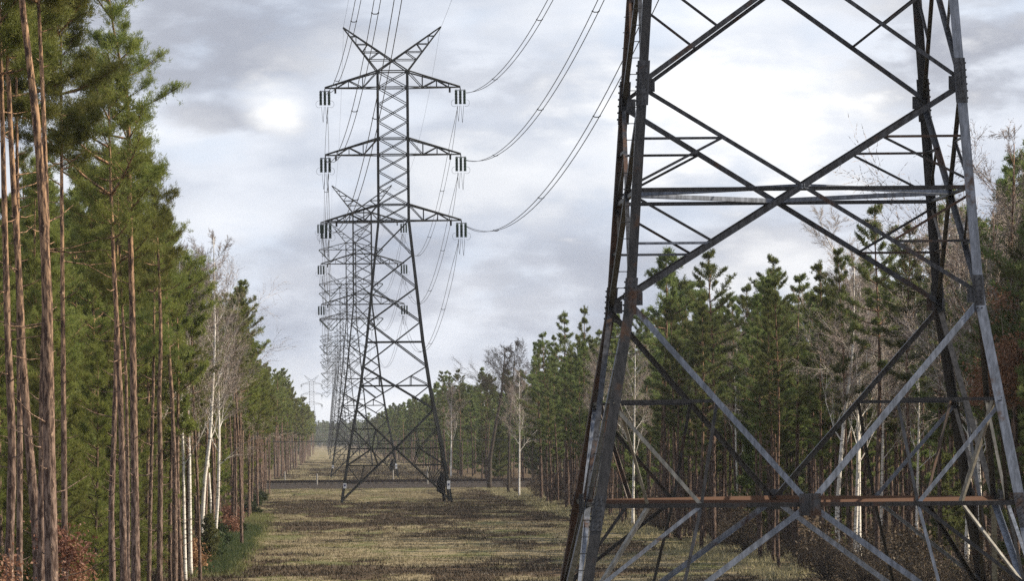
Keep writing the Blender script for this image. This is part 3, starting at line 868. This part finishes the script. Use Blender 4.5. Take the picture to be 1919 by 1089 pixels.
# measured left-edge pines: pixel path of the trunk (top to bottom), depth, radius at base, height, crown base height
def px_axis(path, D):
    pts = sorted([(P(x, y, D).z, P(x, y, D).x) for x, y in path])
    x0 = pts[0][1] + (pts[0][1] - pts[1][1]) / max(.1, pts[1][0] - pts[0][0]) * pts[0][0] * .3
    def f(z):
        if z <= pts[0][0]: xx = lerp(x0, pts[0][1], max(0, z) / max(.1, pts[0][0])) if pts[0][0] > 0 else pts[0][1]
        elif z >= pts[-1][0]:
            sl = (pts[-1][1] - pts[-2][1]) / (pts[-1][0] - pts[-2][0]); xx = pts[-1][1] + sl * .5 * (z - pts[-1][0])
        else:
            for a, b_ in zip(pts[:-1], pts[1:]):
                if z <= b_[0]:
                    u = (z - a[0]) / (b_[0] - a[0]); xx = a[1] + (b_[1] - a[1]) * u; break
        return xx - x0
    # smooth the corners
    g = lambda z: (sum(f(z + d) for d in (-.6, -.3, 0, .3, .6)) / 5)
    return x0, g
LEFT = [  # path, D, R, H, hb, Lmax, label
    ([(40, 0), (62, 170), (75, 300), (88, 545), (91, 800), (97, 1089)], 110, .165, 20.5, 16.5, 3.0, 'thick red brown pine trunk nearest the camera at the far left, leaning left upward'),
    ([(72, 0), (82, 200), (86, 330), (90, 440), (80, 700), (76, 1089)], 113, .09, 20, 16, 2.4, 'thin dark pine just left of the thick nearest trunk'),
    ([(22, 300), (32, 450), (43, 700), (55, 850), (69, 1010)], 122, .13, 19, 15.5, 2.6, 'greyish leaning pine trunk left of the thin dark pine'),
    ([(118, 600), (120, 860), (121, 1020)], 138, .09, 18.5, 14, 2.4, 'dark pine half hidden in green boughs right of the thick nearest trunk'),
    ([(14, 600), (24, 850), (15, 1089)], 118, .12, 18, 14.5, 2.6, 'pine trunk behind the brown shrub at the left border'),
    ([(36, 700), (38, 850), (37, 1010)], 128, .085, 18, 14.5, 2.4, 'slim pine between the two leftmost trunks above the brown shrub'),
    ([(218, 90), (240, 170), (243, 400), (248, 600), (255, 1089)], 165, .15, 21.5, 14.6, 2.5, 'tall straight pine with a broken crown reaching the top of the view'),
    ([(206, 300), (212, 470), (220, 620), (228, 800), (232, 1089)], 163, .125, 18, 12.5, 2.3, 'sunlit pine standing immediately left of the tall straight pine'),
    ([(228, 560), (236, 680), (239, 850), (240, 1089)], 170, .07, 16, 11, 1.8, 'very thin sunlit pine squeezed between two thicker trunks'),
    ([(217, 700), (213, 850), (208, 950), (211, 1080)], 175, .12, 16, 11.5, 2.2, 'crooked pine trunk bending behind the sunlit pair'),
    ([(270, 262), (287, 360), (297, 480), (302, 640), (298, 750), (301, 860), (299, 1089)], 192, .115, 16.9, 12.2, 1.5, 'slender wavy pine with a thin pointed top against the sky'),
    ([(308, 440), (313, 600), (323, 760), (328, 900), (328, 1089)], 210, .125, 15.6, 9.5, 1.6, 'curved pine right of the slender wavy pine'),
    ([(288, 700), (283, 900), (279, 1089)], 205, .085, 15.4, 10, 1.9, 'shaded pine trunk between the tall straight and the slender wavy pine'),
    ([(357, 480), (358, 600), (363, 760), (372, 950), (375, 1089)], 250, .075, 15.2, 11.5, 1.2, 'thin dark pine leaning among the white birches'),
    ([(440, 600), (441, 720), (450, 880), (453, 1008)], 335, .10, 14.5, 10, 1.6, 'pine with bare side branches at the edge of the grassy strip'),
    ([(445, 545), (448, 700), (452, 900), (455, 980)], 385, .12, 17.4, 8, 2.1, 'taller pine whose crown tops the left wood right of the birches'),
]
NEARP = []
for i, (path, D, R, H, hb_, Lm, lab) in enumerate(LEFT):
    x0, fx = px_axis(path, D); rr = random.Random(i); ph = rr.uniform(0, 6)
    ax = lambda z, fx=fx, ph=ph: (fx(z), .12 * math.sin(z * .3 + ph))
    sc = 1 if D < 220 else .7
    mv = pine_geo(500 + i, H, hb_, R, Lm, .42, int((3600 if D < 140 else 3000) * (Lm / 2.4) ** 1.3), 17 if D < 220 else 10, .16 if D < 220 else .21, .015 if D < 220 else .03, axis=ax, nsides=10, stubs=26)
    t = make_pine('pine_tree', mv); t.location = (x0, D, 0); tag(t, lab, 'tree', 'pines of the left wood')
# fine-needled mid layer for the close left wood
near_generic = [pine_geo(700 + i, H, hb_, .13, Lm, .42, 4200, 16, .17, .018, nsides=8, stubs=20) for i, (H, hb_, Lm) in enumerate(((19.5, 5.5, 2.1), (20.5, 8, 2.2), (18, 4, 2.0)))]
near_young = [pine_geo(720 + i, H, .8, .09, Lm, .34, 4200, 15, .17, .018, nsides=6, stubs=4, top_flat=0) for i, (H, Lm) in enumerate(((9.5, 2.2), (12.5, 2.5)))]
L_near = [meshes_of(m, m_needle, m_bark, 'pine') for m in near_generic]
L_ny = [meshes_of(m, m_needle, m_bark_d, 'young_pine') for m in near_young]
rg = random.Random(77)
CLEAR = [(1590, 20, 262), (1610, 16, 275), (1815, 18, 230), (1190, 22, 400), (974, 22, 585), (1830, 14, 215), (1560, 30, 262), (1895, 10, 190),
         (930, 28, 680), (955, 25, 620), (1720, 14, 262), (1380, 12, 330), (1500, 10, 300), (1130, 14, 430), (1655, 12, 280)]
def blocked(x, y, r=1.0):      # keeps the pale birches free of trunks and crowns in front
    p = PX + x / y * F; w = r * F / y
    return any(abs(p - c[0]) < c[1] + w * .8 and y < c[2] + 3 for c in CLEAR)
def inview(x, y, m=1.5): return -.0594 * y - m < x < .1325 * y + m
# wood immediately behind the measured trunks
for i in range(34):
    D = rg.uniform(172, 290); x = -9.2 - rg.random() * (.0594 * D - 8.2)
    H = 1.0
    place(rg.choice(L_near), (x, D, 0), rg.uniform(0, 6.28), rg.uniform(.82, 1.0) * (1 if D < 150 else .9), 'pine deeper in the left wood behind the nearest trunks', 'pines behind the nearest left trunks')
for i in range(44):
    D = rg.uniform(174, 300); x = -7.6 - rg.random() * (.0594 * D - 6.6)
    place(rg.choice(L_ny), (x, D, 0), rg.uniform(0, 6.28), rg.uniform(.7, 1.0), 'young bushy pine filling the gaps between the nearest left trunks', 'young pines in the left wood', 'young_pine')
# edge row up to the railway
for i in range(46):
    D = 225 + (675 - 225) * (i / 45) ** 1.15 + rg.uniform(-3, 3)
    x = -5.6 - abs(rg.gauss(0, 1.2)) - (.6 if D < 330 else 0)
    s = rg.uniform(.82, .95) if D < 360 else (rg.uniform(.93, 1.02) if D < 420 else rg.uniform(.78, .9))
    if D > 520: s *= .92
    place(rg.choice(L_mid), (x, D, 0), rg.uniform(0, 6.28), s, 'pine in the edge row along the left of the clearing before the railway', 'pines of the left edge row')
for i in range(52):
    D = 790 + (2100 - 790) * (i / 51) ** 1.5 + rg.uniform(-4, 4)
    x = np.interp(D, [790, 1055, 1500, 2100], [-7.0, -4.4, -2.8, -1.2]) - abs(rg.gauss(0, 1.1))
    place(rg.choice(L_mid if D < 1100 else L_far), (x, D, 0), rg.uniform(0, 6.28), rg.uniform(.88, 1.02), 'slim pine in the dense left wood beyond the railway', 'pines left beyond the railway')
# right wood
for i in range(140):
    D = 172 + (590 - 172) * (i / 139) ** 1.25 + rg.uniform(-3, 3)
    x = 22.3 + abs(rg.gauss(0, 2.6)) + (1.5 if D < 260 else 0)
    if not inview(x, D, 3): x = .1325 * D + rg.uniform(-1, 2)
    x = max(x, 21.8)
    if blocked(x, D): continue
    place(rg.choice(R_mid), (x, D, 0), rg.uniform(0, 6.28), rg.uniform(.76, .97) * (.84 if D < 310 else 1), 'dark green pine in the right wood behind the near pylon', 'pines of the right wood')
for (px, top, D) in ((1245, 468, 345), (1335, 478, 320), (1265, 505, 372), (1310, 530, 365), (1405, 560, 345), (1540, 575, 330), (1375, 560, 330), (1437, 512, 300), (1487, 518, 290), (1640, 393, 245), (1700, 430, 240), (1590, 470, 262), (1290, 520, 350), (1855, 420, 205), (1095, 575, 470), (1060, 585, 500), (1010, 640, 560), (1880, 470, 215), (1760, 430, 225)):
    a = P(px, top, D); i = rg.randrange(6); H = (17.5, 16.5, 18.3, 17.0, 16.0, 15.0)[i]
    place(R_mid[i], (a.x, D, 0), rg.uniform(0, 6.28), a.z / H, 'taller pine whose pointed top stands above the right wood', 'tall tops of the right wood')
for i in range(40):
    D = 780 + (1700 - 780) * (i / 39) ** 1.4 + rg.uniform(-5, 5)
    x = 20.5 + abs(rg.gauss(0, 2.5)) + (3.5 if D < 850 else 0)
    place(rg.choice(R_mid if D < 950 else R_far), (x, D, 0), rg.uniform(0, 6.28), rg.uniform(.85, 1.0), 'pine in the shaded right wood beyond the railway', 'pines right beyond the railway')

# ---- the wood behind the edge rows: one object of scattered trees per side
def scatter(name, pts, variants, lab):
    m = bpy.data.meshes.new(name); m.from_pydata([(p[0], p[1], 0) for p in pts], [], [])
    for nm, k, ty in (('rz', 2, 'FLOAT'), ('sc', 3, 'FLOAT')):
        a = m.attributes.new(nm, ty, 'POINT'); a.data.foreach_set('value', [float(p[k]) for p in pts])
    a = m.attributes.new('var', 'INT', 'POINT'); a.data.foreach_set('value', [int(p[4]) for p in pts])
    o = link(name, m); tag(o, lab, 'wood', kind='stuff')
    ng = bpy.data.node_groups.new(name, 'GeometryNodeTree')
    ng.interface.new_socket('Geometry', in_out='INPUT', socket_type='NodeSocketGeometry')
    ng.interface.new_socket('Geometry', in_out='OUTPUT', socket_type='NodeSocketGeometry')
    gi = ng.nodes.new('NodeGroupInput'); go = ng.nodes.new('NodeGroupOutput'); jn = ng.nodes.new('GeometryNodeJoinGeometry')
    def attr(nm, ty):
        n = ng.nodes.new('GeometryNodeInputNamedAttribute'); n.data_type = ty; n.inputs['Name'].default_value = nm; return n.outputs['Attribute']
    rz = attr('rz', 'FLOAT'); sc = attr('sc', 'FLOAT'); va = attr('var', 'INT')
    cx = ng.nodes.new('ShaderNodeCombineXYZ'); ng.links.new(rz, cx.inputs['Z'])
    for vi, objs in enumerate(variants):
        j2 = ng.nodes.new('GeometryNodeJoinGeometry')
        for ob in objs:
            oi = ng.nodes.new('GeometryNodeObjectInfo'); oi.inputs['Object'].default_value = ob; oi.inputs['As Instance'].default_value = False
            ng.links.new(oi.outputs['Geometry'], j2.inputs[0])
        cmp_ = ng.nodes.new('FunctionNodeCompare'); cmp_.data_type = 'INT'; cmp_.operation = 'EQUAL'
        ng.links.new(va, cmp_.inputs['A'] if False else [s for s in cmp_.inputs if s.type == 'INT'][0])
        [s for s in cmp_.inputs if s.type == 'INT'][1].default_value = vi
        ip = ng.nodes.new('GeometryNodeInstanceOnPoints')
        ng.links.new(gi.outputs[0], ip.inputs['Points']); ng.links.new(cmp_.outputs[0], ip.inputs['Selection'])
        ng.links.new(j2.outputs[0], ip.inputs['Instance']); ng.links.new(cx.outputs[0], ip.inputs['Rotation']); ng.links.new(sc, ip.inputs['Scale'])
        ng.links.new(ip.outputs[0], jn.inputs[0])
    ng.links.new(jn.outputs[0], go.inputs[0])
    md = o.modifiers.new('scatter', 'NODES'); md.node_group = ng
    return o
def kids_by_mesh(ms):
    res = []
    for m in ms:
        res.append(next(o for o in COL.objects if o.type == 'MESH' and o.data == m))
    return res
placed = {}
for o in COL.objects:
    if o.type == 'MESH' and o.data.name not in placed: placed[o.data.name] = o
def var(ms):
    out = []
    for m in ms:
        if m.name not in placed: return None
        out.append(placed[m.name])
    return out
for o_, p_ in ((L_yng, (-12.5, 300)), (L_yng, (-11, 262)), (R_yng, (27, 330)), (R_yng, (29.5, 395))):   # young pines seen in the gaps, also sources of the scatter
    k = 0 if p_[1] in (300, 330) else 1
    side = 'left' if p_[0] < 0 else 'right'
    t = place(o_[k], (*p_, 0), 1.0, .9, ['%s bushy young pine under the %s wood' % ('taller', side), '%s bushy young pine under the %s wood' % ('shorter', side)][k], 'young pines under the %s wood' % side, 'young_pine')
for o in COL.objects:
    if o.type == 'MESH' and o.data.name not in placed: placed[o.data.name] = o
VL = [v for v in [var(x) for x in (L_mid + L_yng)] if v]
VLf = [v for v in [var(x) for x in L_far + L_yng[:1]] if v]
VR = [v for v in [var(x) for x in (R_mid + R_yng)] if v]
VRf = [v for v in [var(x) for x in R_far + R_yng] if v]
r = np.random.default_rng(9)
def fill(n, y0, y1, xf, nv, w, pow_=1.3, s0=.8, s1=1.0):
    out = []
    for _ in range(n):
        y = y0 + (y1 - y0) * r.random() ** pow_; x = xf(y)
        if x is None or not inview(x, y, 5) or (x > 20 and nv > 1 and blocked(x, y)): continue
        out.append((x, y, r.random() * 6.28, r.uniform(s0, s1), r.choice(nv, p=w)))
    return out
wl = np.array([1] * 7 + [1.8] * 2); wl = wl[:len(VL)] / wl[:len(VL)].sum()
pts = fill(520, 230, 680, lambda y: -8.0 - r.random() ** 1.3 * max(1.5, min(.0594 * y - 6, 34)), len(VL), wl)
scatter('left_pine_wood', pts, VL, 'green depth of the left pine wood behind its edge row')
wr = np.array([1] * 6 + [.25] * 2); wr = wr[:len(VR)] / wr[:len(VR)].sum()
pts = fill(950, 176, 640, lambda y: (25.5 if y < 570 else 33) + r.random() ** 1.25 * max(2, .1325 * y - 24), len(VR), wr, s0=.72, s1=.95)
scatter('right_pine_wood', pts, VR, 'dark depth of the right pine wood behind its edge row')
pts = fill(520, 780, 3400, lambda y: float(np.interp(y, [790, 1055, 1500, 2100, 3500], [-9, -6, -4.5, -2.2, -1])) - r.random() * 40, len(VLf), None, 1.3, .85, 1.0)
scatter('far_left_wood', pts, VLf, 'pine wood left of the clearing beyond the railway')
pts = fill(1400, 770, 3600, lambda y: 23 + (3 if y < 860 else 0) + r.random() ** 1.2 * min(.1325 * y - 20, 90), len(VRf), None, 1.5, .85, 1.05)
pts += [(r.uniform(-40, 60), r.uniform(3640, 4200), r.random() * 6, r.uniform(.9, 1.1), r.integers(0, len(VRf))) for _ in range(700)]
scatter('far_right_wood', pts, VRf, 'pine wood right of the clearing and across its far end beyond the railway')

# ------------------------------------------------------------------ bare broadleaf trees
def bare_geo(seed, H, R, mode, axis=None, spread=.42, levels=4, fork=.35, tw=.010):
    rr = random.Random(seed); tb = MB(); tw_v = []
    ph = rr.uniform(0, 6)
    if axis is None:
        a = rr.uniform(-.5, .5); axis = lambda z: (a * (z / H) ** 1.3 + .10 * math.sin(z * .6 + ph), .1 * math.cos(z * .5 + ph))
    zs = np.linspace(-.3, H * .97, 20)
    tb.tube([Vector((*axis(max(z, 0)), z)) for z in zs], [R * (1 - max(z, 0) / H) ** .8 + .012 + .3 * R * math.exp(-max(z, 0) * 2) for z in zs], 8)
    def branch(p, d, L, rad, lev):
        n = 5; pts = [p]; dd = d.copy()
        for i in range(n):
            dd = (dd + Vector((rr.gauss(0, .13), rr.gauss(0, .13), rr.gauss(.04 if lev < 3 else -.03, .12)))).normalized()
            pts.append(pts[-1] + dd * L / n)
        if lev <= 2: tb.tube(pts, [max(.006, rad * (1 - i / (n + .6))) for i in range(n + 1)], 4 if lev < 2 else 3, cap=False)
        else:
            for i in range(n):
                a_, b_ = pts[i], pts[i + 1]; s = (b_ - a_).cross(Vector((rr.gauss(0, 1), rr.gauss(0, 1), rr.gauss(0, 1)))).normalized() * tw
                tw_v.extend([a_ - s, a_ + s, b_])
        if lev >= levels: return
        for i in range(1, n + 1):
            for _ in range((2 if rr.random() < .6 else 1) if lev >= 2 else (2 if rr.random() < .5 else 1)):
                nd = (dd + Vector((rr.gauss(0, spread), rr.gauss(0, spread), rr.gauss(.1, .35)))).normalized()
                branch(pts[i], nd, L * rr.uniform(.38, .6), rad * (1 - i / (n + 1)) * .6 + .004, lev + 1)
    nb = 15 if mode == 'birch' else 12
    z0 = H * fork
    for k in range(nb):
        z = z0 + (H * .97 - z0) * (k / nb) ** .9; az = k * 2.4 + rr.uniform(-.4, .4)
        e = rr.uniform(.75, 1.15) if mode == 'birch' else rr.uniform(.35, 1.1)
        L = (H - z) * rr.uniform(.38, .6) * (.75 if mode == 'birch' else 1.1) + .4
        d = Vector((math.cos(az) * math.cos(e), math.sin(az) * math.cos(e), math.sin(e)))
        branch(Vector((*axis(z), z)), d, L, max(.015, R * .34 * (1 - z / H) + .01), 1)
    return tb, np.array([tuple(v) for v in tw_v])
def bare(loc, seed, H, R, lab, mode='birch', axis=None, bk=None, group=None, twig=None, **k):
    tb, V = bare_geo(seed, H, R, mode, axis, **k)
    t = empty('birch_tree' if mode == 'birch' else 'bare_tree', loc); tag(t, lab, 'tree', group)
    tb.obj('trunk', bk or m_birch, t, True); link('crown', tri_mesh('twigs', V, twig or m_twig, 3), t)
    return t
def px_bare(path, D, H, R, lab, seed, **k):
    x0, fx = px_axis(path, D); ax = lambda z: (fx(z), .1 * math.sin(z * .5 + seed))
    return bare((x0, D, 0), seed, H, R, lab, axis=ax, **k)
px_bare([(402, 580), (403, 640), (399, 720), (394, 820), (383, 900), (378, 995)], 300, 18.6, .13, 'white birch with a forked leaning trunk and pale twiggy crown', 1)
px_bare([(409, 700), (411, 820), (409, 930), (401, 1032)], 318, 14.5, .11, 'slim white birch rightmost of the left birch group', 2)
px_bare([(350, 560), (350, 700), (355, 850), (357, 1089)], 262, 16.5, .10, 'white birch between the curved pine and the thin dark pine', 3)
px_bare([(338, 600), (340, 760), (343, 860), (347, 1089)], 250, 15.5, .09, 'white birch immediately right of the curved pine', 4)
px_bare([(370, 520), (380, 700), (392, 900), (398, 1000)], 345, 17.0, .09, 'thin birch behind the forked birch with its twigs against the sky', 5)
# right side birches
for i, (px, D, H, R, lean, lab) in enumerate(((1590, 262, 15.5, .12, [(1600, 600), (1597, 680), (1583, 770), (1575, 860), (1568, 980), (1575, 1075)], 'white birch with a bent trunk right of the near pylon centre'),
        (1612, 268, 14.5, .10, [(1612, 560), (1606, 700), (1608, 830), (1605, 960), (1600, 1080)], 'straighter white birch just right of the bent birch'),
        (1815, 230, 16, .11, [(1800, 560), (1812, 700), (1818, 850), (1812, 1000)], 'pale birch behind the right legs of the near pylon'),
        (1190, 400, 14, .10, [(1190, 720), (1188, 850), (1186, 960)], 'white birch seen between the left legs and struts of the near pylon'),
        (974, 585, 14, .09, [(973, 700), (974, 800), (973, 930)], 'white birch at the edge of the right wood beside the dark oak'),
        (1830, 215, 15.5, .09, [(1822, 420), (1815, 560), (1822, 700), (1836, 900)], 'birch with a pale crown of branches at the right edge'),
        (1720, 262, 14, .07, [(1716, 560), (1722, 760), (1718, 1000)], 'thin birch left of the back right leg of the near pylon'),
        (1380, 330, 14.5, .08, [(1382, 600), (1378, 800), (1384, 1000)], 'thin pale birch between the left struts and the centre of the near pylon'),
        (1655, 280, 15, .08, [(1652, 560), (1656, 760), (1650, 1000)], 'slim birch behind the right diagonal of the near pylon'),
        (1130, 430, 14, .09, [(1128, 640), (1132, 800), (1128, 960)], 'slender birch just left of the near pylon legs'))):
    px_bare(lean, D, H, R, lab, 20 + i)
m_twig_p = Mat('pale_birch_twigs', .8, .2).base((.34, .29, .25)).m
px_bare([(1545, 440), (1590, 520), (1612, 640), (1610, 800)], 275, 18.5, .10, 'drooping pale birch crown above the right wood left of the far pylon leg', 31, twig=m_twig_p)
px_bare([(1900, 340), (1895, 500), (1900, 700), (1905, 900)], 190, 17.5, .11, 'bare grey tree rising at the right border against the sky', 32, mode='oak', bk=m_bark_d, tw=.012)
px_bare([(1860, 380), (1865, 520), (1872, 800)], 200, 15.5, .09, 'bare twiggy tree left of the one at the right border', 33, mode='oak', bk=m_bark_d, tw=.012)
px_bare([(946, 660), (940, 740), (930, 790), (918, 860), (917, 915)], 680, 18.4, .3, 'dark bare oak standing alone at the right edge by the railway', 34, mode='oak', bk=m_twig_d, twig=m_twig_d, tw=.017, fork=.42)
px_bare([(966, 655), (960, 720), (955, 800), (952, 925)], 620, 18.0, .16, 'taller bare tree with an upswept crown right of the dark oak', 35, mode='oak', bk=m_twig_d, twig=m_twig_d, tw=.015, fork=.6)
px_bare([(845, 720), (846, 800), (845, 890)], 860, 15.5, .11, 'bare birch crown rising over the right wood beyond the railway', 36, tw=.018)

# ------------------------------------------------------------------ shrubs
def shrub_geo(seed, rx, rz_, n, size, clumps=26):
    q = np.random.default_rng(seed); rr = random.Random(seed)
    c = norm(q.normal(0, 1, (clumps, 3))) * q.uniform(.35, 1, (clumps, 1)) * np.array([rx, rx, rz_]); c[:, 2] = np.abs(c[:, 2]) * 1.0 + .15
    k = q.integers(0, clumps, n); p = c[k] + q.normal(0, .22 * rx ** .5, (n, 3)); p[:, 2] = np.abs(p[:, 2]) + .03
    a = norm(q.normal(0, 1, (n, 3))) ; b_ = norm(np.cross(a, q.normal(0, 1, (n, 3))))
    s = size * q.uniform(.6, 1.2, (n, 1))
    V = np.stack([p, p + a * s * .5 + b_ * s * .3, p + a * s, p + a * s * .5 - b_ * s * .3], 1).reshape(-1, 3)
    tb = MB()
    for i in range(clumps):
        e = Vector(c[i]); m_ = e * .5 + Vector((0, 0, .1))
        tb.tube([Vector((0, 0, -.1)), m_, e], [.03, .018, .006], 4, cap=False)
    return tb, V
def shrub(loc, seed, rx, rz_, n, size, mat, lab, cat='shrub', group=None, name='leafy_shrub'):
    tb, V = shrub_geo(seed, rx, rz_, n, size)
    t = empty(name, loc); tag(t, lab, cat, group)
    tb.obj('stems', m_twig, t); link('foliage', tri_mesh('foliage', V, mat, 4), t); return t
shrub((-5.75, 114.5, .5), 1, 1.0, 4.9, 9000, .10, m_brown, 'large shrub full of dry copper leaves at the bottom left between the trunks')
shrub((-4.85, 115, .5), 2, .8, 4.2, 6000, .10, m_brown, 'lower copper leaved shrub right of the thick nearest trunk')
shrub((-6.6, 116, .5), 3, .8, 4.4, 5000, .10, m_brown, 'copper leaved shrub at the left border behind the trunks')
for i, (px, py, D, s, lab) in enumerate(((433, 955, 430, 1.2, 'small copper leaved shrub behind the slim birch'), (425, 1000, 370, .9, 'copper leaved shrub low between the birches'), (345, 1010, 265, 1.0, 'copper leaves behind the two birches right of the curved pine'))):
    a = P(px, py, D); shrub((a.x, D, 0), 10 + i, s, max(1.0, a.z), 2500, .16, m_brown, lab)
base_b = shrub_geo(40, 1.4, 2.6, 3000, .17, 30)
bm = (base_b[0].mesh('stems', m_twig_u), tri_mesh('foliage', base_b[1], m_under, 4))
for i in range(20):
    D = 185 + 470 * (i / 19) ** 1.2; x = 23 + rg.random() * (3 + .02 * D)
    if not inview(x, D): x = .1325 * D - 1
    place(bm, (x, D, 0), rg.uniform(0, 6), rg.uniform(.6, 1.15), 'brown leaved beech shrub under the dark pines of the right wood', 'brown shrubs under the right wood', 'leafy_shrub', 'shrub', ('stems', 'foliage'))
ub = shrub_geo(41, 1.5, 2.8, 1300, .10, 60)
um = (ub[0].mesh('stems', m_twig_u, False), tri_mesh('foliage', ub[1], m_under, 4))
t_ = place(um, (26.5, 300, 0), 0, 1.0, 'thin twiggy shrub with few dry leaves inside the right wood', None, 'leafy_shrub', 'shrub', ('stems', 'foliage'))
pts = fill(230, 185, 680, lambda y: 23.0 + r.random() ** 1.3 * max(2, .1325 * y - 22), 1, None, 1.2, .4, 1.0)
pts += fill(110, 240, 690, lambda y: -7.0 - r.random() * 14, 1, None, 1.1, .4, .9)
scatter('undergrowth', pts, [list(t_.children)], 'brown leafless undergrowth filling the woods between the trunks')
a = P(1890, 600, 185); shrub((a.x, 185, a.z - 3), 50, 1.5, 3.6, 6000, .14, m_brown, 'copper leaved crown at the right border beside the near pylon leg', name='leafy_shrub')
# green fringe at the left edge
gb = shrub_geo(60, 1.0, 1.0, 2600, .22, 22); gmz = (gb[0].mesh('stems', m_twig), tri_mesh('foliage', gb[1], m_green, 4))
for i, (x, D, s) in enumerate(((-5.8, 330, .6), (-6.3, 318, .8), (-5.6, 378, .6), (-6.6, 340, .9), (-5.9, 470, .8), (-6.2, 520, .9), (-6.2, 292, 1.0), (-6.0, 560, .8))):
    place(gmz, (x, D, 0), i * 1.3, s, 'low green broom shrub at the foot of the left trees', 'green shrubs along the left edge', 'green_shrub', 'shrub', ('stems', 'foliage'))
j = pine_geo(61, 2.6, .1, .03, .55, .16, 1200, 9, .13, .03, nsides=5, stubs=0, top_flat=0)
t = make_pine('juniper_bush', j, m_moss, m_bark_d); g0 = P(392, 1060, 285); t.location = (g0.x, 285, 0); tag(t, 'small yellow green juniper standing below the birches at the left edge', 'shrub')
tufts('fringe_grass', m_moss, 5000, lambda x, y, r: (x < -4.3 + .6 * fbm(x, y / 6, 3) * 2), .1, .45, 6, .03, 'yellow green grass mixed into the fringe under the left trees', 'grass', xr=(-8, -3), yr=(255, 460), seed=18, spread=.25)
tufts('tall_grass', m_green, 9000, lambda x, y, r: (x < -4.9 + .6 * fbm(x, y / 6, 3) * 2), .15, .5, 7, .035, 'tall dark green grass fringe along the foot of the left trees', 'grass', xr=(-8, -3), yr=(265, 400), seed=8, spread=.22)
tufts('forest_grass', m_grass, 9000, lambda x, y, r: fbm(x / 3, y / 9, 9) > .45, .15, .5, 6, .04, 'dry grass at the edge of the right wood under the first trees', 'grass', xr=(20, 27), yr=(240, 660), seed=9, spread=.2)
